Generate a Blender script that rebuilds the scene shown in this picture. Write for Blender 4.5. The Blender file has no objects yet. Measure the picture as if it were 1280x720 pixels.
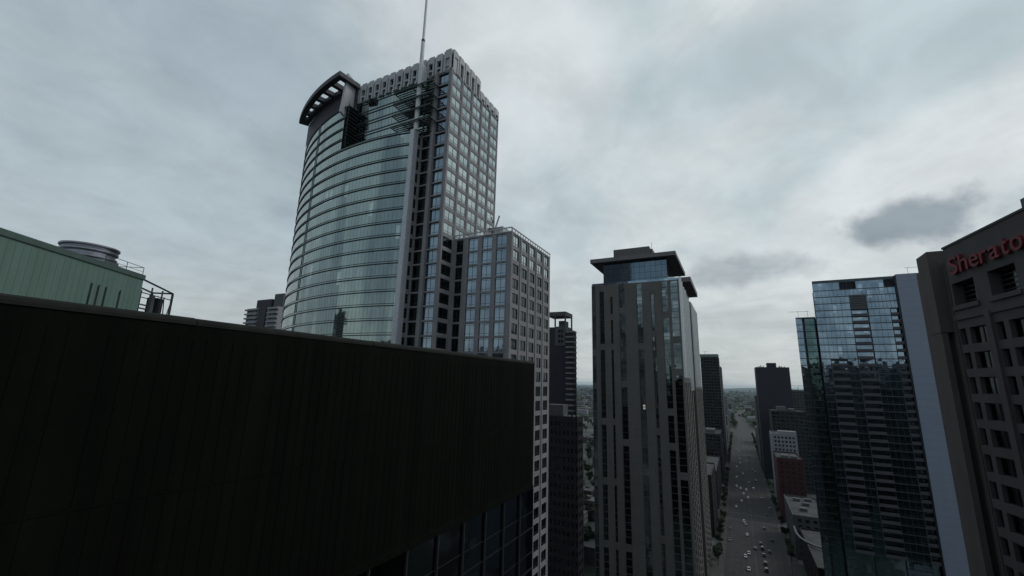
import bpy, math, random
import numpy as np
from mathutils import Vector, Matrix
random.seed(7)
rnd = random.Random(11)
S = bpy.context.scene
COL = S.collection
# ------------------------------------------------------------------ camera
CAMF, CPI, CRO, CYA, CH = 536.1, .21493, .02735, .4784, 100.0
fw = Vector((-math.sin(CYA)*math.cos(CPI), math.cos(CYA)*math.cos(CPI), math.sin(CPI)))
r0 = Vector((math.cos(CYA), math.sin(CYA), 0)); u0 = r0.cross(fw)
rt = r0*math.cos(CRO) + u0*math.sin(CRO); up = rt.cross(fw)
cd = bpy.data.cameras.new('camera'); cam = bpy.data.objects.new('camera', cd); COL.objects.link(cam)
m = Matrix((rt, up, -fw)).transposed().to_4x4(); m.translation = Vector((0, 0, CH))
cam.matrix_world = m
cd.sensor_width = 36; cd.lens = 36*CAMF/1280; cd.clip_end = 60000; cd.clip_start = .5
S.camera = cam
# ------------------------------------------------------------------ view, world, sun
S.view_settings.view_transform = 'Standard'; S.view_settings.look = 'None'
S.view_settings.gamma = 1; S.view_settings.exposure = 0; S.view_settings.use_curve_mapping = False
SUN_EL, SUN_AZ = 46, 62          # azimuth clockwise from +Y
W = bpy.data.worlds.new('World'); S.world = W; W.use_nodes = True
nt = W.node_tree; nt.nodes.clear()
def N(t, ty, **k):
    n = t.nodes.new(ty)
    for a, b in k.items(): setattr(n, a, b)
    return n
def mth(t, op, a, b=None, c=None, clamp=False):
    n = N(t, 'ShaderNodeMath', operation=op, use_clamp=clamp)
    for i, v in enumerate((a, b, c)):
        if v is None: continue
        if isinstance(v, (int, float)): n.inputs[i].default_value = v
        else: t.links.new(v, n.inputs[i])
    return n.outputs[0]
def vmth(t, op, a, b=None):
    n = N(t, 'ShaderNodeVectorMath', operation=op)
    for i, v in enumerate((a, b)):
        if v is None: continue
        if isinstance(v, (tuple, list, Vector)): n.inputs[i].default_value = tuple(v)
        else: t.links.new(v, n.inputs[i])
    return n
def mixc(t, f, a, b):
    n = N(t, 'ShaderNodeMix', data_type='RGBA')
    for i, v in ((0, f), (6, a), (7, b)):
        if isinstance(v, (int, float)): n.inputs[i].default_value = v
        elif isinstance(v, (tuple, list)): n.inputs[i].default_value = (*v[:3], 1)
        else: t.links.new(v, n.inputs[i])
    return n.outputs[2]
def maprange(t, v, a, b, c=0, d=1):
    n = N(t, 'ShaderNodeMapRange', interpolation_type='SMOOTHSTEP'); t.links.new(v, n.inputs[0])
    for i, x in enumerate((a, b, c, d)): n.inputs[i+1].default_value = x
    return n.outputs[0]
def noise(t, v, scale, detail=4, rough=.5, dist=0):
    n = N(t, 'ShaderNodeTexNoise'); n.inputs['Scale'].default_value = scale; n.inputs['Detail'].default_value = detail
    n.inputs['Roughness'].default_value = rough; n.inputs['Distortion'].default_value = dist
    t.links.new(v, n.inputs['Vector']); return n.outputs['Fac']
def build_sky():
    t = nt
    sky = N(t, 'ShaderNodeTexSky', sky_type='NISHITA', sun_disc=False)
    sky.sun_elevation = math.radians(SUN_EL); sky.sun_rotation = math.radians(SUN_AZ)
    sky.air_density = 1; sky.dust_density = 3
    tc = N(t, 'ShaderNodeTexCoord'); D = tc.outputs['Generated']
    sp = N(t, 'ShaderNodeSeparateXYZ'); t.links.new(D, sp.inputs[0])
    z = mth(t, 'MAXIMUM', sp.outputs[2], 0)
    zi = mth(t, 'DIVIDE', 1, mth(t, 'ADD', z, .16))
    sc = vmth(t, 'SCALE', D); t.links.new(zi, sc.inputs['Scale'])
    cb = N(t, 'ShaderNodeCombineXYZ'); s2 = N(t, 'ShaderNodeSeparateXYZ'); t.links.new(sc.outputs[0], s2.inputs[0])
    t.links.new(s2.outputs[0], cb.inputs[0]); t.links.new(s2.outputs[1], cb.inputs[1]); cb.inputs[2].default_value = 3.7
    P = cb.outputs[0]
    mp = N(t, 'ShaderNodeMapping'); mp.inputs['Rotation'].default_value = (0, 0, .5); mp.inputs['Scale'].default_value = (1, .62, 1)
    t.links.new(P, mp.inputs[0])
    n1 = noise(t, mp.outputs[0], .75, 5, .5, .5)
    n2 = noise(t, mp.outputs[0], 2.6, 6, .55, .3)
    n3 = noise(t, P, 6.0, 4, .5, .2)
    v = mth(t, 'ADD', mth(t, 'ADD', mth(t, 'MULTIPLY', n1, .66), mth(t, 'MULTIPLY', n2, .26)), mth(t, 'MULTIPLY', n3, .08))
    lite = maprange(t, v, .38, .62)
    # broad brightening towards the side the sun is on
    dg = vmth(t, 'DOT_PRODUCT', D, Vector((.30, .80, .47)).normalized()).outputs['Value']
    broad = maprange(t, dg, .35, .9)
    c = mixc(t, lite, (3.35, 4.1, 4.65), (4.55, 5.35, 5.75))
    c2 = mixc(t, lite, (5.1, 6.0, 6.25), (7.3, 7.7, 7.8))
    c = mixc(t, broad, c, c2)
    # a band of greyer, slightly warm air low over the horizon
    lo = maprange(t, sp.outputs[2], .0, .30, 1, 0)
    c = mixc(t, mth(t, 'MULTIPLY', lo, .7), c, (5.5, 5.75, 5.6))
    def wedge(cen, e1, w1, w2, nz, amt, colr, c):
        cen = Vector(cen).normalized(); e1 = Vector(e1); e1 = (e1 - cen*e1.dot(cen)).normalized(); e2 = cen.cross(e1)
        off = vmth(t, 'SUBTRACT', D, cen).outputs[0]
        a = mth(t, 'DIVIDE', vmth(t, 'DOT_PRODUCT', off, e1).outputs['Value'], w1)
        b = mth(t, 'DIVIDE', vmth(t, 'DOT_PRODUCT', off, e2).outputs['Value'], w2)
        rr = mth(t, 'SQRT', mth(t, 'ADD', mth(t, 'MULTIPLY', a, a), mth(t, 'MULTIPLY', b, b)))
        nn = noise(t, D, nz, 5, .55)
        rr = mth(t, 'ADD', rr, mth(t, 'MULTIPLY', mth(t, 'SUBTRACT', nn, .5), 2.4))
        mk = maprange(t, rr, .35, 1.2, amt, 0)
        return mixc(t, mk, c, colr)
    c = wedge((-.36, .66, .66), (.3, .9, -.4), .42, .24, 2.4, .75, (7.1, 7.6, 7.8), c)
    c = wedge((.20, .78, .58), (1, .2, .3), .50, .12, 3.2, .7, (4.5, 5.6, 6.0), c)
    c = wedge((.27, .90, .36), (.9, -.2, .35), .34, .085, 4.5, .8, (7.3, 7.7, 7.85), c)
    c = wedge((.280, .910, .283), (.9, -.3, .03), .125, .048, 11, .85, (2.35, 2.85, 3.25), c)
    c = wedge((.03, .972, .235), (1, 0, .0), .13, .042, 9, .62, (2.7, 3.2, 3.5), c)
    c = wedge((.10, .98, .135), (1, 0, .0), .30, .030, 6, .3, (3.6, 4.1, 4.4), c)
    m1 = noise(t, P, 3.2, 9, .62, .6); m2 = noise(t, D, 7, 8, .6, .4)
    mm = mth(t, 'ADD', mth(t, 'MULTIPLY', m1, .6), mth(t, 'MULTIPLY', m2, .4))
    mm = maprange(t, mm, .34, .66, .90, 1.085)
    vs = vmth(t, 'SCALE', c); t.links.new(mm, vs.inputs['Scale'])
    fin = mixc(t, .94, sky.outputs[0], vs.outputs[0])
    bg = N(t, 'ShaderNodeBackground'); bg.inputs[1].default_value = .1; t.links.new(fin, bg.inputs[0])
    o = N(t, 'ShaderNodeOutputWorld'); t.links.new(bg.outputs[0], o.inputs[0])
build_sky()
sl = bpy.data.lights.new('sun', 'SUN'); sl.energy = .9; sl.angle = math.radians(25); sl.color = (1, .96, .9)
so = bpy.data.objects.new('sun', sl); COL.objects.link(so)
a_, e_ = math.radians(SUN_AZ), math.radians(SUN_EL)
sd = Vector((math.sin(a_)*math.cos(e_), math.cos(a_)*math.cos(e_), math.sin(e_)))
so.rotation_euler = sd.to_track_quat('Z', 'Y').to_euler(); so.location = (200, 300, 500)

# ------------------------------------------------------------------ materials
M = {}
def newmat(name):
    mt = bpy.data.materials.new(name); mt.use_nodes = True; t = mt.node_tree
    b = t.nodes['Principled BSDF']; M[name] = mt; return mt, t, b
def wall(name, c, var=.25, scale=.15, rough=.8, streak=.5, metallic=0, spec=.3, course=0):
    mt, t, b = newmat(name)
    g = N(t, 'ShaderNodeNewGeometry').outputs['Position']
    n1 = noise(t, g, scale, 6, .6)
    mp = N(t, 'ShaderNodeMapping'); mp.inputs['Scale'].default_value = (1, 1, .06); t.links.new(g, mp.inputs[0])
    n2 = noise(t, mp.outputs[0], .9, 5, .65)
    f = mth(t, 'ADD', mth(t, 'MULTIPLY', n1, 1-streak), mth(t, 'MULTIPLY', n2, streak))
    f = maprange(t, f, .3, .7)
    d = tuple(x*(1-var) for x in c); l = tuple(min(1, x*(1+var)) for x in c)
    cc = mixc(t, f, d, l)
    if course:
        s = N(t, 'ShaderNodeSeparateXYZ'); t.links.new(g, s.inputs[0])
        fr = mth(t, 'FRACT', mth(t, 'DIVIDE', s.outputs[2], course))
        ln = mth(t, 'LESS_THAN', fr, .05)
        cc = mixc(t, mth(t, 'MULTIPLY', ln, .35), cc, tuple(x*.5 for x in c))
    t.links.new(cc, b.inputs['Base Color']); b.inputs['Roughness'].default_value = rough
    b.inputs['Metallic'].default_value = metallic; b.inputs['Specular IOR Level'].default_value = spec
    return mt
def glass(name, c1, c2, pane=(1.5, 1.5, 4.1), metallic=1, rough=.06, wob=.02, blind=0, vert=False):
    """coated facade glass: mirror-like, tint changing a little from pane to pane"""
    mt, t, b = newmat(name)
    g = N(t, 'ShaderNodeNewGeometry').outputs['Position']
    dv = vmth(t, 'DIVIDE', g, pane).outputs[0]
    dv = vmth(t, 'ADD', dv, (.013, .017, .011)).outputs[0]
    fl = vmth(t, 'FLOOR', dv).outputs[0]
    wn = N(t, 'ShaderNodeTexWhiteNoise'); t.links.new(fl, wn.inputs['Vector'])
    mp = N(t, 'ShaderNodeMapping'); mp.inputs['Scale'].default_value = (1, 1, .12 if vert else .6); t.links.new(g, mp.inputs[0])
    big = noise(t, mp.outputs[0], .12, 3, .5)
    f = mth(t, 'ADD', mth(t, 'MULTIPLY', wn.outputs['Value'], .22 if vert else .4), mth(t, 'MULTIPLY', maprange(t, big, .42, .58), .78 if vert else .6))
    cc = mixc(t, f, c1, c2)
    if blind:
        bl = mth(t, 'GREATER_THAN', wn.outputs['Value'], 1-blind)
        cc = mixc(t, mth(t, 'MULTIPLY', bl, .5), cc, tuple(min(1, x*1.6+.03) for x in c2))
    t.links.new(cc, b.inputs['Base Color'])
    b.inputs['Metallic'].default_value = metallic; b.inputs['Roughness'].default_value = rough
    b.inputs['Specular IOR Level'].default_value = .5
    # every pane sits at its own slight angle, and bows a little
    ng = N(t, 'ShaderNodeNewGeometry').outputs['Normal']
    o1 = vmth(t, 'SUBTRACT', wn.outputs['Color'], (.5, .5, .5)).outputs[0]
    s1 = vmth(t, 'SCALE', o1); s1.inputs['Scale'].default_value = wob
    nn = N(t, 'ShaderNodeTexNoise'); nn.inputs['Scale'].default_value = .5; nn.inputs['Detail'].default_value = 2; t.links.new(g, nn.inputs['Vector'])
    o2 = vmth(t, 'SUBTRACT', nn.outputs['Color'], (.5, .5, .5)).outputs[0]
    s2 = vmth(t, 'SCALE', o2); s2.inputs['Scale'].default_value = wob*2.2
    sm = vmth(t, 'ADD', ng, vmth(t, 'ADD', s1.outputs[0], s2.outputs[0]).outputs[0]).outputs[0]
    nr = vmth(t, 'NORMALIZE', sm).outputs[0]
    t.links.new(nr, b.inputs['Normal'])
    return mt
def plain(name, c, rough=.6, metallic=0, var=.12, scale=1.5):
    return wall(name, c, var, scale, rough, .3, metallic)
def gridwin(name, cw, cg, pitch=(3.2, 3.4), open_=(.6, .5)):
    """very distant facade: rows of window openings as a surface pattern"""
    mt, t, b = newmat(name)
    g = N(t, 'ShaderNodeNewGeometry').outputs['Position']; s = N(t, 'ShaderNodeSeparateXYZ'); t.links.new(g, s.inputs[0])
    h = mth(t, 'ADD', s.outputs[0], s.outputs[1])
    fx = mth(t, 'FRACT', mth(t, 'DIVIDE', h, pitch[0])); fz = mth(t, 'FRACT', mth(t, 'DIVIDE', s.outputs[2], pitch[1]))
    w = mth(t, 'MULTIPLY', mth(t, 'LESS_THAN', fx, open_[0]), mth(t, 'LESS_THAN', fz, open_[1]))
    gn = N(t, 'ShaderNodeSeparateXYZ'); t.links.new(N(t, 'ShaderNodeNewGeometry').outputs['Normal'], gn.inputs[0])
    w = mth(t, 'MULTIPLY', w, mth(t, 'LESS_THAN', gn.outputs[2], .5))
    n1 = noise(t, g, .2, 5, .6)
    cc = mixc(t, maprange(t, n1, .3, .7), tuple(x*.8 for x in cw), tuple(x*1.2 for x in cw))
    t.links.new(mixc(t, w, cc, cg), b.inputs['Base Color'])
    t.links.new(mth(t, 'SUBTRACT', .8, mth(t, 'MULTIPLY', w, .65)), b.inputs['Roughness'])
    return mt
wall('stone', (.215, .213, .228), .18, .25, course=1.36)
wall('stone_pale', (.44, .445, .47), .12, .2)
wall('crown_concrete', (.42, .43, .45), .12, .3)
plain('fin_metal', (.43, .45, .49), .45, .3)
plain('mullion_soft', (.14, .18, .185), .4, .5)
plain('bracket', (.035, .045, .045), .5, .3)
plain('frame_dark', (.03, .037, .04), .5, .2)
plain('ledge', (.035, .055, .058), .5, .2)
plain('mullion_green', (.06, .08, .09), .4, .4)
plain('canopy_dark', (.045, .048, .062), .6)
glass('glass_curve', (.185, .235, .245), (.315, .385, .365), pane=(1.3, 60, 4.1), rough=.05, wob=.008, blind=.015, vert=True)  # tall tint patches: panel colours plus cloud reflections painted in
glass('glass_slate', (.10, .145, .185), (.13, .18, .225), pane=(2.7, 60, 4.1), wob=.005)
plain('balcony_dark', (.075, .077, .09), .7)
wall('side_pale', (.30, .31, .32), .1, .2)  # paler than the front concrete: sun on the street face put into the colour
glass('glass_strip', (.17, .215, .265), (.26, .33, .38), pane=(2.2, 60, 4.1))
glass('glass_bright', (.32, .37, .38), (.48, .53, .53), pane=(60, 5.9, 4.1), rough=.1, wob=.05)  # bright copy of the window glass, sky reflection put into its colour
glass('glass_dark', (.02, .028, .032), (.05, .065, .07), pane=(3, 3, 4.1))
glass('glass_smoke', (.06, .08, .09), (.17, .21, .225), pane=(3.1, 3.1, 3.05), rough=.05, wob=.03, blind=.06)
glass('glass_blue', (.155, .22, .29), (.27, .36, .43), pane=(1.4, 60, 2.95), rough=.04, wob=.018, blind=.04)
glass('glass_teal', (.06, .11, .12), (.16, .25, .25), pane=(1.4, 60, 2.95), rough=.04, wob=.03)
glass('glass_hotel', (.010, .012, .013), (.032, .036, .036), pane=(2.5, 2.5, 2.85), rough=.1)
wall('concrete_brown', (.118, .113, .109), .14, .12, course=3.05)
wall('concrete_canopy', (.15, .145, .15), .12, .2)
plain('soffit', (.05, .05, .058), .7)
plain('fin_white', (.74, .77, .78), .4, .2)
wall('party_wall', (.235, .27, .345), .05, .03, .7, .4, course=2.95)
wall('hotel_concrete', (.062, .058, .060), .14, .3)
wall('hotel_pier', (.080, .070, .066), .14, .3)
plain('sign_red', (.14, .014, .022), .5)
wall('green_cladding', (.12, .19, .165), .08, .4, .55, .7)
plain('green_dark', (.07, .11, .10), .6)
plain('steel', (.24, .25, .29), .35, .8)
plain('dark_steel', (.03, .035, .04), .5, .4)
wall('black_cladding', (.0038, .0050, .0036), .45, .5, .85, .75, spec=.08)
wall('black_cap', (.012, .014, .0125), .3, 1, .75, .3, spec=.12)
plain('mullion_grey', (.09, .10, .105), .45, .4)
plain('mast_paint', (.52, .55, .57), .5)
wall('brick_red', (.045, .014, .017), .2, .6, course=.9)
wall('white_render', (.19, .20, .225), .15, .3)
wall('roof_gravel', (.06, .063, .066), .3, .2, .95, 0)
wall('grey_wall', (.085, .09, .10), .2, .3)
wall('dark_wall', (.022, .022, .032), .2, .3, .6)
wall('dark_building', (.020, .021, .023), .2, .3, .6)
wall('pale_vent', (.095, .10, .108), .1, .5)
plain('slab_pale', (.22, .23, .25), .7)
plain('copper_green', (.12, .18, .15), .7)
gridwin('far_masonry', (.075, .07, .07), (.02, .025, .03))
gridwin('far_pale', (.15, .155, .16), (.03, .035, .04))
gridwin('far_brick', (.055, .033, .03), (.02, .02, .025))
gridwin('back_dark', (.035, .037, .042), (.012, .015, .018), (4, 3.8), (.75, .6))
gridwin('back_grey', (.07, .07, .072), (.015, .018, .02), (3.4, 3.5), (.6, .5))

# ------------------------------------------------------------------ mesh helpers
def part(name, mesh_or_mb, parent=None, kind=None, label=None):
    o = mesh_or_mb.obj(name, parent)
    if kind: o['kind'] = kind
    if label: o['label'] = label
    return o
class MB:
    def __init__(s, *mats): s.v = []; s.f = []; s.mi = []; s.mats = mats
    def quad(s, a, b, c, d, mi=0):
        i = len(s.v); s.v += [tuple(a), tuple(b), tuple(c), tuple(d)]; s.f.append((i, i+1, i+2, i+3)); s.mi.append(mi)
    def poly(s, pts, mi=0):
        i = len(s.v); s.v += [tuple(p) for p in pts]; s.f.append(tuple(range(i, i+len(pts)))); s.mi.append(mi)
    def hexa(s, p, mi=0):       # p: bottom 4 ccw, top 4 ccw
        i = len(s.v); s.v += [tuple(q) for q in p]
        for f in ((0, 3, 2, 1), (4, 5, 6, 7), (0, 1, 5, 4), (1, 2, 6, 5), (2, 3, 7, 6), (3, 0, 4, 7)):
            s.f.append(tuple(i+k for k in f)); s.mi.append(mi)
    def box(s, x0, x1, y0, y1, z0, z1, mi=0):
        s.hexa([(x0, y0, z0), (x1, y0, z0), (x1, y1, z0), (x0, y1, z0), (x0, y0, z1), (x1, y0, z1), (x1, y1, z1), (x0, y1, z1)], mi)
    def fbox(s, A, B, u0, u1, z0, z1, d0, d1, mi=0):
        """box in facade space: u metres along A->B, d metres outward"""
        u, n = uv(A, B)
        def P(uu, dd, z): return (A[0]+u[0]*uu+n[0]*dd, A[1]+u[1]*uu+n[1]*dd, z)
        s.hexa([P(u0, d1, z0), P(u1, d1, z0), P(u1, d0, z0), P(u0, d0, z0), P(u0, d1, z1), P(u1, d1, z1), P(u1, d0, z1), P(u0, d0, z1)], mi)
    def bar(s, a, b, w, mi=0, sides=4):
        a = Vector(a); b = Vector(b); d = (b-a).normalized(); x = d.orthogonal().normalized(); y = d.cross(x)
        i = len(s.v)
        for p in (a, b):
            for k in range(sides):
                q = 2*math.pi*k/sides; s.v.append(tuple(p + (x*math.cos(q)+y*math.sin(q))*w))
        for k in range(sides): s.f.append((i+k, i+(k+1) % sides, i+sides+(k+1) % sides, i+sides+k)); s.mi.append(mi)
        s.f.append(tuple(i+sides-1-k for k in range(sides))); s.mi.append(mi)
        s.f.append(tuple(i+sides+k for k in range(sides))); s.mi.append(mi)
    def lathe(s, cx, cy, prof, n=32, mi=0, cap=True):
        i = len(s.v)
        for r, z in prof:
            for k in range(n): q = 2*math.pi*k/n; s.v.append((cx+r*math.cos(q), cy+r*math.sin(q), z))
        for j in range(len(prof)-1):
            for k in range(n): s.f.append((i+j*n+k, i+j*n+(k+1) % n, i+(j+1)*n+(k+1) % n, i+(j+1)*n+k)); s.mi.append(mi)
        if cap: s.f.append(tuple(i+(len(prof)-1)*n+k for k in range(n))); s.mi.append(mi)
    def mesh(s, name, off=(0, 0, 0)):
        me = bpy.data.meshes.new(name)
        v = [(a-off[0], b-off[1], c-off[2]) for a, b, c in s.v]
        me.from_pydata(v, [], s.f)
        for mt in s.mats: me.materials.append(M[mt] if isinstance(mt, str) else mt)
        me.polygons.foreach_set('material_index', s.mi); me.update(); return me
    def obj(s, name, parent=None):
        off = (0, 0, 0)
        p = parent
        while p: off = tuple(a+b for a, b in zip(off, p.location)); p = p.parent
        o = bpy.data.objects.new(name, s.mesh(name, off)); COL.objects.link(o); o.parent = parent; return o
def uv(A, B):
    dx, dy = B[0]-A[0], B[1]-A[1]; l = math.hypot(dx, dy); u = (dx/l, dy/l); return u, (u[1], -u[0])
def tag(o, label, cat, group=None):
    o['label'] = label; o['category'] = cat
    if group: o['group'] = group
    return o
def thing(name, loc, label, cat, group=None):
    o = bpy.data.objects.new(name, None); COL.objects.link(o); o.location = loc; o.empty_display_size = 1
    return tag(o, label, cat, group)
def proj(p):
    v = Vector(p) - Vector((0, 0, CH)); k = v.dot(fw)
    if k < 1: return None
    return 640+CAMF*v.dot(rt)/k, 360-CAMF*v.dot(up)/k, v.length

# ------------------------------------------------------------------ facades with real openings
WIN = {}      # root -> list of (pos, angle, w, h, style)
_wm = {}
def win_mesh(w, h, style):
    k = (round(w, 2), round(h, 2), style)
    if k in _wm: return _wm[k]
    fm, gm, nv, nh, fwid = STYLES[style]
    b = MB(fm, gm)
    # local: x along facade, y inward, z up ; glass 6 cm behind the frame face
    b.quad((0, .07, 0), (w, .07, 0), (w, .07, h), (0, .07, h), 1)
    t = fwid
    b.box(0, t, 0, .1, 0, h); b.box(w-t, w, 0, .1, 0, h)
    b.box(t, w-t, .004, .1, 0, t); b.box(t, w-t, .004, .1, h-t, h)
    for i in range(1, nv): x = w*i/nv; b.box(x-t/2, x+t/2, .006, .1, t, h-t)
    for z in nh: zz = z*h; b.box(t, w-t, .01, .1, zz-t/2, zz+t/2)
    _wm[k] = (b, b.mesh('window')); return _wm[k]
STYLES = {
 'office': ('frame_dark', 'glass_dark', 2, (.22,), .09),
 'bright': ('frame_dark', 'glass_bright', 2, (.22,), .10),
 'strip':  ('frame_dark', 'glass_strip', 2, (.2, .88), .07),
 'recess': ('bracket', 'glass_dark', 3, (.3, .7), .10),
 'smoke':  ('frame_dark', 'glass_smoke', 1, (), .04),
 'blue':   ('mullion_green', 'glass_blue', 2, (.25,), .05),
 'teal':   ('frame_dark', 'glass_teal', 2, (.25,), .05),
 'hotel':  ('frame_dark', 'glass_hotel', 2, (), .08),
 'hoteln': ('frame_dark', 'glass_hotel', 1, (), .08),
 'black':  ('dark_steel', 'glass_dark', 1, (.4,), .035),
 'small':  ('frame_dark', 'glass_dark', 1, (.5,), .06),
 'crown':  ('frame_dark', 'glass_dark', 1, (), .08),
 'louvre': ('dark_steel', 'glass_dark', 1, (.2, .4, .6, .8), .12),
}
def facade(root, mb, A, B, z0, z1, cols, rows, style, rec=.35, mi=0, ledge=None):
    """wall skin from A to B with window openings; cols [(u0,u1[,style])], rows [(z0,z1)]"""
    u, n = uv(A, B); L = math.hypot(B[0]-A[0], B[1]-A[1])
    def P(uu, d, z): return (A[0]+u[0]*uu+n[0]*d, A[1]+u[1]*uu+n[1]*d, z)
    rows = sorted(r for r in rows if r[0] > z0 and r[1] < z1)
    cols = sorted(cols); e = 0
    ang = math.atan2(u[1], u[0])
    WL = WIN.setdefault(root.name, (root, []))[1] if root else []
    for c in cols:
        if c[0] > e+1e-4: mb.quad(P(e, 0, z0), P(c[0], 0, z0), P(c[0], 0, z1), P(e, 0, z1), mi)
        zz = z0
        for r in rows:
            mb.quad(P(c[0], 0, zz), P(c[1], 0, zz), P(c[1], 0, r[0]), P(c[0], 0, r[0]), mi)
            a0, a1 = P(c[0], 0, r[0]), P(c[0], -rec, r[0]); b0, b1 = P(c[1], 0, r[0]), P(c[1], -rec, r[0])
            c0, c1 = P(c[0], 0, r[1]), P(c[0], -rec, r[1]); d0, d1 = P(c[1], 0, r[1]), P(c[1], -rec, r[1])
            mb.quad(a0, b0, b1, a1, mi); mb.quad(c0, c1, d1, d0, mi); mb.quad(a0, a1, c1, c0, mi); mb.quad(b0, d0, d1, b1, mi)
            st = c[2] if len(c) > 2 else (style(r, c) if callable(style) else style)
            WL.append((P(c[0], -rec+.1, r[0]), ang, c[1]-c[0], r[1]-r[0], st))
            zz = r[1]
        mb.quad(P(c[0], 0, zz), P(c[1], 0, zz), P(c[1], 0, z1), P(c[0], 0, z1), mi)
        e = c[1]
    if e < L-1e-4: mb.quad(P(e, 0, z0), P(L, 0, z0), P(L, 0, z1), P(e, 0, z1), mi)
def hidden(p):
    # behind the black roof wall beside the camera?
    x, y, z = p
    if x < -22.5:
        t = -22/x; yy = y*t; zz = CH+(z-CH)*t
        if -60 < yy < 49 and zz < 102.4: return True
    return False
def finish_windows(limit=100):
    for nm, (root, L) in WIN.items():
        sc = []
        for i, (p, a, w, h, st) in enumerate(L):
            q = proj((p[0], p[1], p[2]+h/2)); nx, ny = math.sin(a), -math.cos(a)
            f = 0
            if q and -30 < q[0] < 1310 and -30 < q[1] < 750 and not hidden(p):
                dv = Vector((-p[0], -p[1], CH-p[2])); cs = (dv.x*nx+dv.y*ny)/dv.length
                f = max(0, cs)*w*h/(q[2]**2)
            sc.append((-f, i))
        sc.sort(); off = root.location
        ind = [i for s, i in sc[:limit] if s < 0] if len(L) > limit else [i for s, i in sc]
        rest = [i for s, i in sc if i not in set(ind)]
        for i in ind:
            p, a, w, h, st = L[i]; o = bpy.data.objects.new('window', win_mesh(w, h, st)[1]); COL.objects.link(o)
            o.parent = root; o.location = (p[0]-off[0], p[1]-off[1], p[2]-off[2]); o.rotation_euler = (0, 0, a)
        if rest:
            mats = []; V = []; F = []; MI = []
            for i in rest:
                p, a, w, h, st = L[i]; b = win_mesh(w, h, st)[0]
                ix = []
                for mt in b.mats:
                    if mt not in mats: mats.append(mt)
                    ix.append(mats.index(mt))
                ca, sa = math.cos(a), math.sin(a); k = len(V)
                V += [(p[0]+x*ca-y*sa, p[1]+x*sa+y*ca, p[2]+z) for x, y, z in b.v]
                F += [tuple(q+k for q in f) for f in b.f]; MI += [ix[q] for q in b.mi]
            mb = MB(*mats); mb.v, mb.f, mb.mi = V, F, MI
            mb.obj('window', root)['kind'] = 'stuff'
def rows(top, n, fh, sill, head):     # window rows counted down from 'top'
    return [(top-fh*(k+1)+sill, top-fh*(k+1)+head) for k in range(n)]
def even(L, pitch, w, start=None, st=None):
    n = int((L+.05)//pitch); s = (L-n*pitch)/2 if start is None else start
    r = []
    for k in range(n):
        a = s+k*pitch+(pitch-w)/2; r.append((a, a+w) if st is None else (a, a+w, st))
    return r
def boxbuilding(name, x0, x1, y0, y1, zt, wm, label, cat='building', group=None, front=None, street=None, side='E', rws=None, style='office',
                roofmat='roof_gravel', parapet=1.0, z0=0, corem='dark_building'):
    """axis-aligned building; front = columns on its -y face, street = columns on the face toward the boulevard"""
    r = thing(name, ((x0+x1)/2, (y0+y1)/2, z0), label, cat, group)
    w = MB(wm); rws = rws or []
    facade(r, w, (x0, y0), (x1, y0), z0, zt, front or [], rws if front else [], style)
    facade(r, w, (x1, y0), (x1, y1), z0, zt, (street or []) if side == 'E' else [], rws if street and side == 'E' else [], style)
    facade(r, w, (x1, y1), (x0, y1), z0, zt, [], [], style)
    facade(r, w, (x0, y1), (x0, y0), z0, zt, (street or []) if side == 'W' else [], rws if street and side == 'W' else [], style)
    w.box(x0+.5, x1-.5, y0+.5, y1-.5, z0+.1, zt-parapet)
    # parapet: inner faces and top
    t = .4
    for a in ((x0, x1, y0, y0+t), (x0, x1, y1-t, y1), (x0, x0+t, y0+t, y1-t), (x1-t, x1, y0+t, y1-t)):
        w.box(a[0]+.003, a[1]-.003, a[2]+.003, a[3]-.003, zt-parapet-.3, zt+.004)
    w.obj('wall', r)
    rf = MB(roofmat); rf.box(x0+t+.02, x1-t-.02, y0+t+.02, y1-t-.02, zt-parapet+.004, zt-parapet+.12); rf.obj('roof', r)
    return r
def roofbox(root, x0, x1, y0, y1, z0, z1, mt, name='roof_unit'):
    b = MB(mt); b.box(x0, x1, y0, y1, z0, z1); return b.obj(name, root)

# ------------------------------------------------------------------ ground, streets
def struct(name, b, kind='structure'):
    o = b.obj(name); o['kind'] = kind; return o
def ground_mat():
    mt, t, b = newmat('city_ground')
    g = N(t, 'ShaderNodeNewGeometry').outputs['Position']
    n1 = noise(t, g, .004, 8, .65); n2 = noise(t, g, .03, 6, .6)
    vo = N(t, 'ShaderNodeTexVoronoi'); vo.inputs['Scale'].default_value = .045; t.links.new(g, vo.inputs['Vector'])
    c = mixc(t, maprange(t, n1, .42, .58), (.018, .032, .02), (.05, .055, .055))
    c = mixc(t, mth(t, 'MULTIPLY', maprange(t, n2, .45, .65), .6), c, (.035, .045, .035))
    sx = N(t, 'ShaderNodeSeparateColor'); t.links.new(vo.outputs['Color'], sx.inputs[0])
    c = mixc(t, mth(t, 'MULTIPLY', mth(t, 'GREATER_THAN', sx.outputs[0], .8), .5), c, (.16, .17, .18))
    t.links.new(c, b.inputs['Base Color']); b.inputs['Roughness'].default_value = .95
ground_mat()
def asphalt_mat():
    mt, t, b = newmat('asphalt')
    g = N(t, 'ShaderNodeNewGeometry').outputs['Position']
    mp = N(t, 'ShaderNodeMapping'); mp.inputs['Scale'].default_value = (1, .05, 1); t.links.new(g, mp.inputs[0])
    n1 = noise(t, mp.outputs[0], .6, 5, .6); n2 = noise(t, g, .12, 6, .6)
    f = mth(t, 'ADD', mth(t, 'MULTIPLY', n1, .5), mth(t, 'MULTIPLY', n2, .5))
    c = mixc(t, maprange(t, f, .35, .65), (.014, .014, .0155), (.028, .027, .029))
    t.links.new(c, b.inputs['Base Color']); b.inputs['Roughness'].default_value = .8
asphalt_mat()
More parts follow.
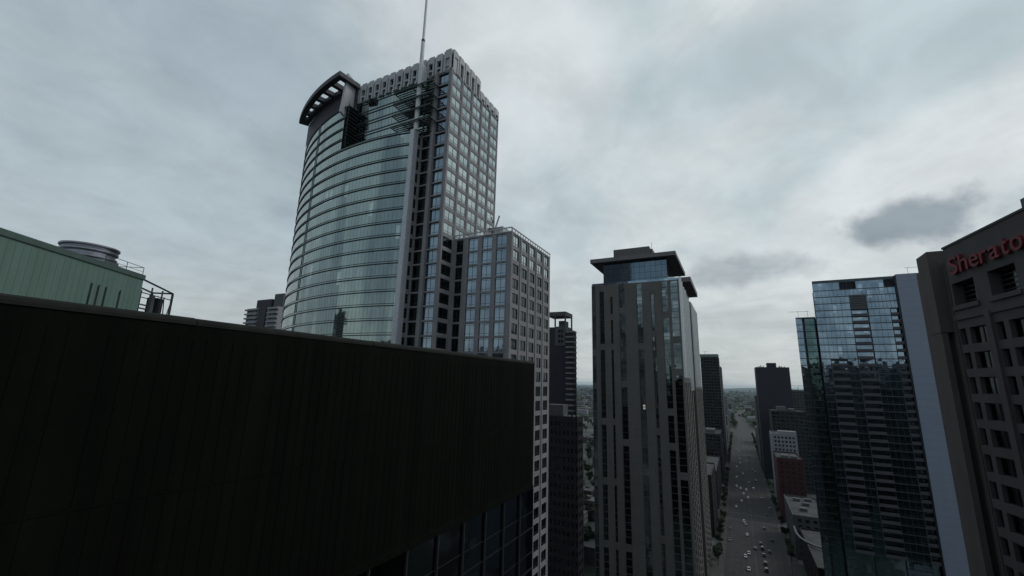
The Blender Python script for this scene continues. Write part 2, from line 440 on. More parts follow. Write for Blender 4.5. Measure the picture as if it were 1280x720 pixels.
wall('pavement_concrete', (.065, .065, .065), .2, .3, .9, 0)
plain('road_paint', (.10, .10, .10), .7)
g = MB('city_ground'); R_ = 24000
for i in range(-3, 4):
    for j in range(-1, 6):
        pass
g.quad((-R_, -3000, 0), (R_, -3000, 0), (R_, 2*R_*.95, 0), (-R_, 2*R_*.95, 0)); struct('ground', g)
rd = MB('asphalt'); rd.quad((-14, -200, .008), (19, -200, .008), (19, 2600, .008), (-14, 2600, .008)); struct('boulevard', rd)
CROSS = [185, 415, 640, 900, 1200]
cr = MB('asphalt')
for y in CROSS:
    cr.quad((-700, y-6, .004), (-14, y-6, .004), (-14, y+6, .004), (-700, y+6, .004))
    cr.quad((19, y-6, .004), (500, y-6, .004), (500, y+6, .004), (19, y+6, .004))
struct('side_streets', cr)
pv = MB('pavement_concrete')
for sx0, sx1 in ((-20.5, -14), (19, 25)):
    ys = [-200] + [v for y in CROSS for v in (y-7, y+7)] + [2600]
    for k in range(0, len(ys), 2): pv.box(sx0, sx1, ys[k], ys[k+1], 0, .14)
struct('pavement', pv)
ln = MB('road_paint')
for x in (-10.6, -7.3, -4.0, -.8, 5.8, 9.0, 12.3, 15.6):
    y = -20
    while y < 1500:
        if min(abs(y-c) for c in CROSS) > 12: ln.quad((x-.08, y, .016), (x+.08, y, .016), (x+.08, y+3, .016), (x-.08, y+3, .016))
        y += 9
for x in (2.3, 2.7): ln.quad((x-.06, -50, .016), (x+.06, -50, .016), (x+.06, 1500, .016), (x-.06, 1500, .016))
for c in CROSS[:3]:
    for yy in (c-10, c+10):
        for k in range(20): ln.quad((-13.2+k*1.6, yy-1.5, .016), (-12.6+k*1.6, yy-1.5, .016), (-12.6+k*1.6, yy+1.5, .016), (-13.2+k*1.6, yy+1.5, .016))
struct('lane_markings', ln)

# ------------------------------------------------------------------ black office block beside the camera
def black_block():
    X, Y0, Y1, ZT, ZB = -22., -46., 49., 102.5, 88.2
    r = thing('office_block', (-40, 0, 0), 'black ribbed roof wall filling the lower left, nearest building, with narrow windows beneath', 'building')
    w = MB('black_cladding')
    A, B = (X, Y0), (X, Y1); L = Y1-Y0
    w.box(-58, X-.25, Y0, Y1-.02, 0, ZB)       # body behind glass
    # upper blind wall, rounded at the top
    prof = [(0, ZB), (0, ZT-.9), (-.06, ZT-.55), (-.22, ZT-.25), (-.5, ZT-.06), (-.9, ZT)]
    for i in range(5):
        (d0, z0), (d1, z1) = prof[i], prof[i+1]
        if i == 0:
            zs = 95.0; w.quad((X, Y0, z0), (X, Y1, z0), (X, Y1, zs-.06), (X, Y0, zs-.06)); w.quad((X, Y0, zs+.06), (X, Y1, zs+.06), (X, Y1, ZT-.34), (X, Y0, ZT-.34))
        else: continue
    w.quad((X, Y1, ZB), (X-36, Y1, ZB), (X-36, Y1, ZT-1), (X, Y1, ZT-1))
    w.quad((X, Y0, ZB), (X, Y1, ZB), (X-.3, Y1, ZB), (X-.3, Y0, ZB))
    w.box(-58, X-1.4, Y0, Y1-.3, ZB, ZT-1.2)
    # vertical ribs
    k = 0; y = Y0+.5
    while y < Y1-.3:
        if abs(y % 7.2) > .5: w.box(X-.002, X+.022, y-.025, y+.025, ZB+.5, 94.9); w.box(X-.002, X+.022, y-.025, y+.025, 95.1, ZT-.95)
        y += .6
    w.obj('wall', r)
    cp = MB('black_cap')
    n = 0; ys = [Y0, -20, 0, 10.9, 22, 29, 39, Y1]
    for j in range(len(ys)-1):
        a, b = ys[j]+.02, ys[j+1]-.02
        o = .0 if j % 2 else .02
        pr = [(.03+o, ZT-.36), (.0+o, ZT-.22), (-.08+o, ZT-.09), (-.25, ZT-.02+o), (-1.5, ZT+o)]
        for i in range(4):
            (d0, z0), (d1, z1) = pr[i], pr[i+1]; cp.quad((X+d0, a, z0), (X+d0, b, z0), (X+d1, b, z1), (X+d1, a, z1))
        for yy, f in ((a, 1), (b, -1)): cp.poly([(X+d, yy, z) for d, z in pr]+[(X-1.5, yy, ZT-.95)])
    cp.obj('coping', r)
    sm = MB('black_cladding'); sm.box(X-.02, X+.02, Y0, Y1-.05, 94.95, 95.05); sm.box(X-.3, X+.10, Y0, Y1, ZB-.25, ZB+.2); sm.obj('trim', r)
    # window band under the blind wall
    WL = WIN.setdefault(r.name, (r, []))[1]
    y = 1.2-3.72*6
    while y < Y1-1:
        for k in range(4):
            WL.append(((X-.12, y, ZB-.28-4.2*(k+1)), math.pi/2, 3.68, 4.15, 'black'))
        y += 3.72
    mu = MB('mullion_grey'); y = 1.2-3.72*6
    while y < Y1:
        mu.box(X-.1, X+.05, y-.045, y+.015, ZB-18, ZB-.26); y += 3.72
    mu.obj('mullion', r)
    rf = MB('roof_gravel'); rf.box(-57.8, X-1.5, Y0+.2, Y1-.5, ZT-1.2, ZT-1.05); rf.obj('roof', r)
black_block()

# ------------------------------------------------------------------ green plant house with cooling stack behind it
def green_house():
    d = Vector((-.55, .835, 0)).normalized(); nn = Vector((-d.y, d.x, 0))   # nn points away from camera side
    if nn.dot(Vector((-1, 0, 0))) < 0: nn = -nn
    A = Vector((-84.2, 32.8, 0)) - d*52; B = Vector((-84.2, 32.8, 0))
    r = thing('plant_house', (-84, 25, 0), 'sage green ribbed metal plant house rising behind the black wall at far left', 'building')
    w = MB('green_cladding')
    ZT = 115
    def P(s, q, z): return tuple(A+d*s+nn*q+Vector((0, 0, z)))
    L = 52
    w.hexa([P(0, 0, 0), P(L, 0, 0), P(L, 22, 0), P(0, 22, 0), P(0, 0, ZT), P(L, 0, ZT), P(L, 22, ZT), P(0, 22, ZT)])
    s = .3
    while s < L:
        w.hexa([P(s, -.03, 80), P(s+.12, -.03, 80), P(s+.12, 0.01, 80), P(s, 0.01, 80), P(s, -.03, ZT-.3), P(s+.12, -.03, ZT-.3), P(s+.12, 0.01, ZT-.3), P(s, 0.01, ZT-.3)]); s += .9
    w.obj('wall', r)
    t = MB('green_dark'); t.hexa([P(-.1, -.18, ZT-.5), P(L+.1, -.18, ZT-.5), P(L+.1, .3, ZT-.5), P(-.1, .3, ZT-.5), P(-.1, -.18, ZT+.25), P(L+.1, -.18, ZT+.25), P(L+.1, .3, ZT+.25), P(-.1, .3, ZT+.25)])
    t.obj('roof_edge', r)
    for s, top in ((42.7, 111.9), (43.9, 111.9), (45.2, 111.9), (47.8, 111.9), (26, 108.6), (26.8, 108.6), (33, 108.2)):
        p = MB('dark_steel'); p.bar(P(s, -.15, 96), P(s, -.15, top), .09); p.obj('pipe', r)
    # louvred steel frame standing at its end
    f = MB('dark_steel'); L2 = L+7.6; z = ZT-1.3
    for q in (.1, 3.5):
        f.bar(P(L, q, z+.9), P(L2, q, z), .16); f.bar(P(L2, q, 98), P(L2, q, z), .2); f.bar(P(L+.4, q, z-1.2), P(L2, q, z-1.2), .1)
        for s in (L+2.5, L+5): f.bar(P(s, q, 98), P(s, q, z), .13)
    f.bar(P(L2, .1, z), P(L2, 3.5, z), .16); f.bar(P(L+5, .1, 100), P(L2, .1, z-1), .08); f.bar(P(L2, .1, 100), P(L+5.6, .1, z-1), .08)
    f.obj('steel_frame', r)
    lv = MB('dark_steel')
    for k in range(18): 
        zz = 100+k*.62; lv.hexa([P(L+.3, .5, zz), P(L+3.4, .5, zz), P(L+3.4, .9, zz+.25), P(L+.3, .9, zz+.25), P(L+.3, .5, zz+.08), P(L+3.4, .5, zz+.08), P(L+3.4, .9, zz+.33), P(L+.3, .9, zz+.33)])
    lv.obj('louvre', r)
    pn = MB('steel')
    pn.hexa([P(L+3.7, .7, 100), P(L+4.4, .7, 100), P(L+4.4, 1.2, 100), P(L+3.7, 1.2, 100), P(L+3.7, .7, z-1), P(L+4.4, .7, z-1), P(L+4.4, 1.2, z-1), P(L+3.7, 1.2, z-1)])
    pn.obj('duct', r)
    l2 = MB('dark_steel'); l2.hexa([P(L+4.8, .5, 100), P(L+6.2, .5, 100), P(L+6.2, 2.2, 100), P(L+4.8, 2.2, 100), P(L+4.8, .5, z-1.3), P(L+6.2, .5, z-1.3), P(L+6.2, 2.2, z-1.3), P(L+4.8, 2.2, z-1.3)]); l2.obj('fan_unit', r)
    # handrail and low hatch on the roof
    h = MB('dark_steel')
    for s in (44.5, 48.5, 52): h.bar(P(s, .3, ZT), P(s, .3, ZT+1.5), .05)
    h.bar(P(44.5, .3, ZT+1.5), P(52, .3, ZT+1.5), .05); h.bar(P(44.5, .3, ZT+.8), P(52, .3, ZT+.8), .035)
    h.bar(P(52, .3, ZT+1.5), P(52, 5, ZT+1.5), .05)
    h.obj('handrail', r)
    b = MB('steel'); b.hexa([P(45, .8, ZT), P(47.6, .8, ZT), P(47.6, 2.2, ZT), P(45, 2.2, ZT), P(45, .8, ZT+.9), P(47.6, .8, ZT+.9), P(47.6, 2.2, ZT+.9), P(45, 2.2, ZT+.9)]); b.obj('roof_hatch', r)
    cx, cy = -90.0, 27.4
    st = thing('cooling_stack', (cx, cy, 115), 'round ribbed metal cooling stack on the green roof', 'cooling stack')
    c = MB('steel'); prof = [(3.05, 114.6)]
    zz = 114.9
    for k in range(4):
        prof += [(3.15, zz+.1), (3.5, zz+.25), (3.5, zz+.5), (3.2, zz+.65), (3.2, zz+.95)]; zz += 1.0
    c.lathe(cx, cy, prof, 48); c.obj('drum', st)
    rm = MB('steel'); rm.lathe(cx, cy, [(3.25, zz-.1), (3.62, zz-.05), (3.62, zz+.18), (3.0, zz+.18)], 48); rm.obj('rim', st)
green_house()

# ------------------------------------------------------------------ tall tower with the curved glass front
CX, CY, CR = -100., 178.8, 91.
def arc(x, r=CR): t = math.asin((x-CX)/CR); return (CX+r*math.sin(t), CY-r*math.cos(t))
def arct(t, r=CR): return (CX+r*math.sin(t), CY-r*math.cos(t))
def big_tower():
    r = thing('skyscraper', (-95, 110, 0), 'tallest tower, curved blue green glass front, stone side wall and castellated crown', 'skyscraper')
    FH = 4.1; TOP = 173.0
    t_r = math.asin((-82.0-CX)/CR); t_l = math.asin((-156.5-CX)/CR); t_m = math.asin((-111.5-CX)/CR)
    npan = 56; ts = [t_r+(t_l-t_r)*i/npan for i in range(npan+1)]
    im = min(range(npan+1), key=lambda i: abs(ts[i]-t_m)); iseam = min(range(npan+1), key=lambda i: abs(ts[i]-math.asin((-128.5-CX)/CR)))
    def band(z0, z1, i0, i1, inset=0.0):
        b = MB('glass_curve')
        for i in range(i0, i1):
            a, c = arct(ts[i], CR-inset), arct(ts[i+1], CR-inset)
            b.quad((c[0], c[1], z0), (a[0], a[1], z0), (a[0], a[1], z1), (c[0], c[1], z1))
        o = b.obj('glass_band', r)
        f = MB('mullion_soft')
        for i in range(i0, i1+1):
            a = arct(ts[i], CR-inset+.06); e = .10 if i in (iseam, iseam+1) else .010
            f.bar((a[0], a[1], z0), (a[0], a[1], z1), e*1.4)
        f.obj('mullion', o)
    def ledges(z, i0, i1, inset=0.0):
        b = MB('ledge')
        for dz, hh, pr in ((0, .22, .28), (.66, .12, .18)):
            for i in range(i0, i1):
                a, c, a2, c2 = arct(ts[i], CR+pr-inset), arct(ts[i+1], CR+pr-inset), arct(ts[i], CR-.3-inset), arct(ts[i+1], CR-.3-inset)
                b.hexa([(c[0], c[1], z+dz), (a[0], a[1], z+dz), (a2[0], a2[1], z+dz), (c2[0], c2[1], z+dz), (c[0], c[1], z+dz+hh), (a[0], a[1], z+dz+hh), (a2[0], a2[1], z+dz+hh), (c2[0], c2[1], z+dz+hh)])
        b.obj('ledge', r)
    def sp(z, i0, i1, inset=0):      # pale glass spandrel between the two ledges
        b = MB('glass_curve')
        for i in range(i0, i1):
            a, c = arct(ts[i], CR+.05-inset), arct(ts[i+1], CR+.05-inset); b.quad((c[0], c[1], z+.22), (a[0], a[1], z+.22), (a[0], a[1], z+.62), (c[0], c[1], z+.62))
        b.obj('spandrel', r)
    nf = 19
    for k in range(nf):
        z1 = TOP-FH*k
        band(z1-FH+.78, z1, 0, npan); ledges(z1-.0, 0, npan); sp(z1, 0, npan)
    low = MB('glass_curve'); zz = TOP-FH*nf+.0
    for i in range(npan):
        a, c = arct(ts[i]), arct(ts[i+1]); low.quad((c[0], c[1], 0), (a[0], a[1], 0), (a[0], a[1], zz), (c[0], c[1], zz))
    low.obj('lower_glazing', r)
    # body behind glass
    body = MB('dark_wall')
    pts = [arct(t, CR-.6) for t in ts]
    base = [(p[0], p[1]) for p in pts][::-1]; base += [(-80.6, 122), (-154, 124)]
    for z0, z1 in ((0, TOP+.3),):
        n_ = len(base)
        for i in range(n_):
            a, c = base[i], base[(i+1) % n_]; body.quad((a[0], a[1], z0), (c[0], c[1], z0), (c[0], c[1], z1), (a[0], a[1], z1))
        body.poly([(p[0], p[1], z1) for p in base])
    # raised left part of the curve: four more floors, stepping back at its right end
    for k in range(4):
        z0 = TOP+.8+FH*k; i0 = im
        band(z0, z0+FH-.8, i0, npan); ledges(z0+FH-.8, i0, npan); sp(z0+FH-.8, i0, npan)
    zr = TOP+FH*4+.8
    bp = [arct(t, CR-.6) for t in ts[im:]][::-1] + [(-111.5, 97), (-150, 112)]
    n_ = len(bp)
    for i in range(n_):
        a, c = bp[i], bp[(i+1) % n_]; body.quad((a[0], a[1], TOP), (c[0], c[1], TOP), (c[0], c[1], zr), (a[0], a[1], zr))
    body.poly([(p[0], p[1], zr) for p in bp])
    body.box(-110, -72, 94.2, 121.4, TOP, 193.5); body.box(-80.2, -71.6, 94.2, 121.4, 0, TOP); body.box(-135, -110, 99, 121.4, TOP+6, 195)
    body.obj('core', r)
    # recessed penthouse wall on the left part
    pw = MB('canopy_dark')
    t0, t1 = -.122, -.545
    for i in range(14):
        q0, q1 = t0+(t1-t0)*i/14, t0+(t1-t0)*(i+1)/14
        a, c = arct(q0, 87.6+(q0+.118)/(-.417)*3.9), arct(q1, 87.6+(q1+.118)/(-.417)*3.9)
        pw.quad((c[0], c[1], zr-.5), (a[0], a[1], zr-.5), (a[0], a[1], 199), (c[0], c[1], 199))
    pw.obj('penthouse_wall', r)
    # ladder-like curved canopy
    cn = MB('canopy_dark'); TA, TB = -.118, -.535; n_ = 24
    def ro(t): return 95.0
    def ri(t): f = (t-TA)/(TB-TA); return 87.0+f*4.6
    def seg(ra, rb, ta, tb, z0=199.2, z1=200.9):
        a, b2, c, d2 = arct(ta, ra), arct(tb, ra), arct(tb, rb), arct(ta, rb)
        cn.hexa([(*b2, z0), (*a, z0), (*d2, z0), (*c, z0), (*b2, z1), (*a, z1), (*d2, z1), (*c, z1)])
    for i in range(n_):
        ta, tb = TA+(TB-TA)*i/n_, TA+(TB-TA)*(i+1)/n_
        seg(95.2, 93.4, ta, tb); seg(ri(ta)+1.6, ri(ta), ta, tb)
    for k in range(7):
        t = TA+(TB-TA)*(k/6*.94+.0); w_ = .014 if k else .02; seg(93.6, ri(t)+1.4, t, t-w_-.004, 199.25, 200.85)
    t = TB+.004; seg(95.1, ri(t), t+.03, t-.012, 199.22, 200.88)
    cn.obj('canopy', r)
    # pale wall closing the canopy on the right
    pl = MB('stone_pale'); xw = -112.3
    pl.hexa([(xw-.5, 87.0, 187.5), (xw+.4, 87.0, 187.5), (xw+.4, 96.5, 183), (xw-.5, 96.5, 183), (xw-.5, 88.2, 203), (xw+.4, 88.2, 203), (xw+.4, 96.5, 200), (xw-.5, 96.5, 200)])
    pl.obj('screen_wall', r)
    # upper flat glass wall set back over the curve
    uw = MB('fin_metal'); yb = 93.2
    W2 = MB('glass_curve'); F2 = MB('mullion_green'); LD = MB('ledge')
    for k in range(5):
        z0 = TOP+.4+FH*k; z1 = z0+2.7
        W2.quad((-112, yb, z0), (-76.8, yb, z0), (-76.8, yb, z1), (-112, yb, z1))
        x = -112
        while x < -77: F2.box(x, x+.05, yb-.04, yb+.1, z0, z1); x += 1.45
        LD.box(-112.5, -76.8, yb-.22, yb+.3, z1, z1+.16); LD.box(-112.5, -76.8, yb-.15, yb+.3, z1+.9, z1+1.0)
        W2.quad((-112, yb-.03, z1+.16), (-76.8, yb-.03, z1+.16), (-76.8, yb-.03, z1+.9), (-112, yb-.03, z1+.9)); F2.box(-112, -76.8, yb-.05, yb+.1, z1+1.0, z0+FH)
    o = W2.obj('clerestory_glass', r); F2.obj('mullion', o); LD.obj('ledge', r)
    # stone: right corner pier and strips at the front, street side wall
    w = MB('stone')
    rw = [(TOP-FH*(k+1)+.95, TOP-FH*(k+1)+3.75) for k in range(-5, 40)]
    rtall = [(TOP-FH*(k+1)+.25, TOP-FH*(k+1)+3.9) for k in range(-5, 40)]
    facade(r, w, (-81.15, 89.9), (-81.15, 92.9), 0, 173, [(.4, 2.7, 'recess')], rw, 'recess', rec=.2)
    A, B = (-81.15, 92.9), (-71, 92.9)
    facade(r, w, A, B, 0, 194.3, [(.3, 3.3, 'office'), (5.1, 8.95, 'strip')], rw if 0 else rtall, 'strip', rec=.5)
    facade(r, w, (-71, 92.9), (-71, 122.4), 0, 194.3, even(29.5, 5.9, 4.5), [(a-.05, b+.1) for a, b in rw], lambda q, c: 'bright' if q[0] > 139 else 'office', rec=.16)  # bright above, dark below: reflected sky and buildings painted by glass colour
    facade(r, w, (-71, 122.4), (-154, 124.4), 0, 194.3, [], [], 'office')
    w.box(-76.9, -76.1, 92.3, 92.95, 0, 194.3); w.box(-71.75, -70.75, 92.5, 93.2, 0, 194.3)
    for k in range(1, 5): w.box(-71.02, -70.82, 92.9+k*5.9-.3, 92.9+k*5.9+.3, 0, 194.3)
    w.obj('wall', r)
    # crown: chamfered blocks over small windows
    for j in range(13):
        x0 = -113.2+j*3.25; b = MB('crown_concrete')
        zt = 201.0 if j < 12 else 201.6
        x1 = x0+2.75
        y0 = 92.5
        for a0, a1, q0, q1, d in ((x0, x1, 198.3, zt-.7, 0), (x0+.35, x1-.35, zt-.7, zt, .25), (x0, x0+.6, 193.6, 198.3, 0), (x1-.6, x1, 193.6, 198.3, 0), (x0+.6, x1-.6, 195.4, 196.0, .1)):
            b.box(a0, a1, y0+d, y0+3.2, q0, q1)
        b.box(x1, x0+3.25, y0+.5, y0+2.5, 193.6, 199.6)
        b.obj('crown_block', r)
        g_ = MB('glass_dark', 'glass_curve'); g_.quad((x0+.6, y0+.9, 196), (x1-.6, y0+.9, 196), (x1-.6, y0+.9, 198.3), (x0+.6, y0+.9, 198.3)); 
        g_.quad((x0+.6, y0+.6, 193.6), (x1-.6, y0+.6, 193.6), (x1-.6, y0+.6, 195.4), (x0+.6, y0+.6, 195.4), 1); g_.obj('crown_window', r)
    for j in range(9):
        y0 = 93.0+j*3.28; zt = 201.4 if j < 5 else 197.6-.0*(j-5); b = MB('crown_concrete'); x1 = -70.7; hh = zt-2.7
        for a0, a1, q0, q1, d in ((y0, y0+2.8, hh, zt-.7, 0), (y0+.35, y0+2.45, zt-.7, zt, .25), (y0, y0+.6, 193.6, hh, 0), (y0+2.2, y0+2.8, 193.6, hh, 0)):
            b.box(x1-3.2, x1-d, a0, a1, q0, q1)
        b.box(x1-2.6, x1-.5, y0+2.8, y0+3.28, 193.6, zt-1.6)
        b.obj('crown_block', r)
        g_ = MB('glass_bright'); g_.quad((x1-.6, y0+.6, 193.6), (x1-.6, y0+2.2, 193.6), (x1-.6, y0+2.2, hh), (x1-.6, y0+.6, hh)); g_.obj('crown_window', r)
    cap = MB('crown_concrete'); cap.box(-112, -73.5, 95, 118, 193, 197.5); cap.obj('roof', r)
    # white fin, flaring slightly towards the ground
    f = MB('fin_metal')
    f.hexa([(-83.5, 88.8, 0), (-81.5, 88.8, 0), (-81.3, 91.2, 0), (-83.1, 91.2, 0), (-82.4, 89.2, TOP+.9), (-80.9, 89.2, TOP+.9), (-80.9, 91.2, TOP+.9), (-82.4, 91.2, TOP+.9)])
    f.obj('fin', r)
    # dark sunshade brackets either side of the mast and at the end of the raised curve
    for k in range(4):
        z = 176.6+k*4.05
        b = MB('bracket')
        b.box(-90.5, -75.4, 89.0, 89.25, z-.15, z+.4)
        for q in range(4): b.box(-90.3, -75.6, 89.7+q*.85, 90.05+q*.85, z, z+.16)
        for x in (-90.5, -83.4, -79.6, -75.6): b.box(x, x+.2, 89.0, 92.9, z-.22, z-.01)
        b.box(-84, -77.4, 92.2, 92.9, z-2.6, z-2.4)
        b.obj('sunshade', r)
        c = MB('bracket')
        for q in range(3): c.box(-112.0, -110.3, 89.0, 93.1, z+q*1.36-1.2, z+q*1.36-.98)
        c.box(-110.5, -110.3, 88.9, 89.1, z-1.6, z+2.4)
        c.obj('sunshade', r)
    # mast
    mst = MB('mast_paint')
    mst.lathe(-81.2, 90.2, [(.72, TOP+.9), (.7, 190), (.62, 201), (.56, 206.0)], 16); mst.lathe(-81.2, 90.2, [(.42, 206.0), (.38, 222), (.25, 236)], 12)
    mst.box(-82.0, -80.4, 90.0, 92.4, 190, 197); mst.obj('mast', r)
    col = MB('dark_steel'); col.lathe(-81.2, 90.2, [(.3, 205.2), (.6, 205.3), (.6, 206.1), (.3, 206.2)], 12); col.obj('mast_collar', r)
    pn_ = MB('crown_concrete'); pn_.box(-72, -68, 123, 131, 138, 152.5); pn_.box(-68, -66, 124, 131, 138, 149.5); pn_.bar((-71, 123, 152), (-69.5, 123, 156.5), .3); pn_.obj('penthouse', r)
    # ---- podium wing
    q = MB('stone')
    PT = 141.7
    facade(r, q, (-71, 99.1), (-52, 99.1), 0, PT-1.4, [(.9, 3.3, 'office'), (5.1, 8.3, 'strip'), (9.7, 12.9, 'strip'), (14.3, 17.5, 'strip')], [(a-.7, b+.1) for a, b in rw], 'strip')
    facade(r, q, (-52, 99.1), (-52, 127.1), 0, PT-1.4, even(28, 5.45, 3.5), [(a-.05, b) for a, b in rw], lambda z_, c: 'bright' if z_[0] > 131 else 'office', rec=.3)  # same split on the wing: reflections set by glass colour
    facade(r, q, (-52, 127.1), (-71, 127.1), 0, PT-1.4, [], [], 'office')
    for k in range(1, 5): q.box(-52.02, -51.75, 99.4+k*5.45-.3, 99.4+k*5.45+.3, 0, PT-1.4)
    q.box(-70.9, -52.6, 99.7, 126.5, 0, PT-3)
    q.box(-52.9, -51.7, 98.85, 99.9, 0, PT-1.4)
    q.obj('podium_wall', r)
    rl = MB('stone_pale')
    for z in (PT-1.4, PT-.25): rl.box(-70.9, -51.8, 98.95, 99.25, z, z+.25); rl.box(-52.1, -51.8, 99.25, 127, z, z+.25)
    for i in range(12): x = -70.7+i*1.7; rl.box(x, x+.15, 99, 99.2, PT-1.15, PT-.25)
    for i in range(17): y = 99.5+i*1.7; rl.box(-52.05, -51.85, y, y+.15, PT-1.15, PT-.25)
    rl.obj('railing', r)
    return r
big_tower()

# ------------------------------------------------------------------ brown tower with flat canopy roof
def brown_tower():
    r = thing('canopy_tower', (-43, 245, 0), 'brown grey tower with vertical window strips under a broad flat canopy roof', 'tower')
    w = MB('concrete_brown'); ZT = 151.0
    rw = rows(ZT-.3, 49, 3.05, .02, 3.02)
    cols = [(.15, 2.0), (4.3, 6.6, 'office'), (9.9, 11.0, 'office'), (14.5, 17.3), (23.4, 26.0), (30.3, 31.7), (35.6, 38.3), (39.6, 42.9)]
    A, B = (-65.2, 218), (-21.6, 218)
    mids = [0] + [(cols[i][1]+cols[i+1][0])/2 for i in range(len(cols)-1)] + [B[0]-A[0]]
    tops = [151, 149, 145, 151, 151, 146, 150.9, 150.9]
    for i, c in enumerate(cols):
        q = random.Random(40+i); gap = set(); k = q.randint(4, 12)
        while k < 49: gap.add(k); k += q.choice([5, 9, 12, 15, 19])
        rr = [z for k, z in enumerate(rw) if k not in gap and z[1] < tops[i]]
        m0, m1 = mids[i], mids[i+1]
        facade(r, w, (A[0]+m0, A[1]), (A[0]+m1, A[1]), 0, ZT, [(c[0]-m0, c[1]-m0)+tuple(c[2:])], rr, 'smoke', rec=.5)
    for a, b in ((2.3, 4.0), (11.3, 14.2), (17.6, 23.1), (26.3, 30.0), (32.0, 35.3)):
        u, n = uv(A, B); w.box(A[0]+a, A[0]+b, 217.75, 218.02, 0, ZT-.2)
    sp_ = MB('side_pale')
    sc_ = [(2, 5), (8, 13), (17, 21), (25, 30), (34, 40)]
    facade(r, sp_, (-21.6, 218), (-21.6, 262), 104, ZT, sc_, rw, 'smoke', rec=.5)  # sunlit tone painted on the upper part only
    facade(r, w, (-21.6, 218), (-21.6, 262), 0, 104, sc_, rw, 'smoke', rec=.5)
    facade(r, w, (-21.6, 262), (-65.2, 262), 0, ZT, [], [], 'smoke'); facade(r, w, (-65.2, 262), (-65.2, 218), 0, ZT, [], [], 'smoke')
    sp_.obj('side_wall', r)
    w.box(-64.6, -22.2, 218.6, 261.4, 0, ZT-.6)
    w.obj('wall', r)
    for y, zt in ((218.6, 152.5), (223.5, 151), (231.5, 150), (239.5, 150), (248, 148), (256, 148)):
        f = MB('fin_white'); f.box(-21.58, -20.5, y, y+.9, 104 if y < 240 else 98, zt); f.obj('fin', r)
    g1 = MB('glass_slate'); g1.quad((-59.4, 221, 150.4), (-27, 221, 150.4), (-27, 221, 163.4), (-59.4, 221, 163.4)); g1.quad((-27, 221, 150.4), (-27, 252, 150.4), (-27, 252, 163.4), (-27, 221, 163.4))
    g1.quad((-59.4, 252, 150.4), (-59.4, 221, 150.4), (-59.4, 221, 163.4), (-59.4, 252, 163.4)); o = g1.obj('penthouse_glass', r)
    mu = MB('frame_dark'); x = -59.4
    while x < -26.8: mu.box(x-.05, x+.05, 220.9, 221, 150.4, 163.4); x += 2.7
    for z in (153.6, 156.8, 160): mu.box(-59.4, -27, 220.93, 221, z, z+.1); mu.box(-27, -26.93, 221, 252, z, z+.1)
    mu.obj('mullion', o)
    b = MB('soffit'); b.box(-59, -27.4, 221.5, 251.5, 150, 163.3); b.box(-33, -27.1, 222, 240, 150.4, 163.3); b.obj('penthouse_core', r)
    rl = MB('glass_blue'); rl.box(-65, -22, 218.1, 218.15, 151, 152.1); rl.obj('roof_rail', r)
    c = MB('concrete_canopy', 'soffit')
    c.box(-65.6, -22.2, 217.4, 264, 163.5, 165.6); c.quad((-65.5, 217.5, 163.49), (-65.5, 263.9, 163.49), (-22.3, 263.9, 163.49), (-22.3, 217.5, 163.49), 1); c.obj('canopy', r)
    h = MB('concrete_brown'); h.box(-53.5, -35, 220, 240, 165.6, 170.3); h.box(-35, -33.6, 221, 238, 165.6, 169); h.obj('plant_room', r)
    a = MB('dark_steel'); a.bar((-33.9, 221, 169), (-33.9, 221, 172.6), .1); a.obj('aerial', r)
    # twin behind
    r2 = thing('canopy_tower', (-43, 310, 0), 'second canopy roofed tower half hidden right behind the brown grey one', 'tower')
    w = MB('concrete_brown')
    facade(r2, w, (-65.2, 280), (-21.6, 280), 0, ZT, [], [], 'smoke'); sp_ = MB('side_pale'); sc_ = [(3, 7), (11, 16), (20, 26), (31, 37), (41, 47)]; facade(r2, sp_, (-21.6, 280), (-21.6, 330), 100, ZT, sc_, rw, 'smoke', rec=.5); facade(r2, w, (-21.6, 280), (-21.6, 330), 0, 100, sc_, rw, 'smoke', rec=.5)
    facade(r2, w, (-21.6, 330), (-65.2, 330), 0, ZT, [], [], 'smoke'); facade(r2, w, (-65.2, 330), (-65.2, 280), 0, ZT, [], [], 'smoke')
    w.box(-64.6, -22.2, 280.6, 329.4, 0, ZT-.2); w.box(-60, -26, 284, 326, ZT, 163); w.obj('wall', r2); sp_.obj('side_wall', r2)
    for y in (281, 289, 298, 308, 318): f = MB('fin_white'); f.box(-21.58, -20.8, y, y+.9, 100, 150); f.obj('fin', r2)
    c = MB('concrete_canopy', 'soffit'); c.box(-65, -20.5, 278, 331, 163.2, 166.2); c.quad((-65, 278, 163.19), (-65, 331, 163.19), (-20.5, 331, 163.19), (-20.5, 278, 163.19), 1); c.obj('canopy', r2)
brown_tower()

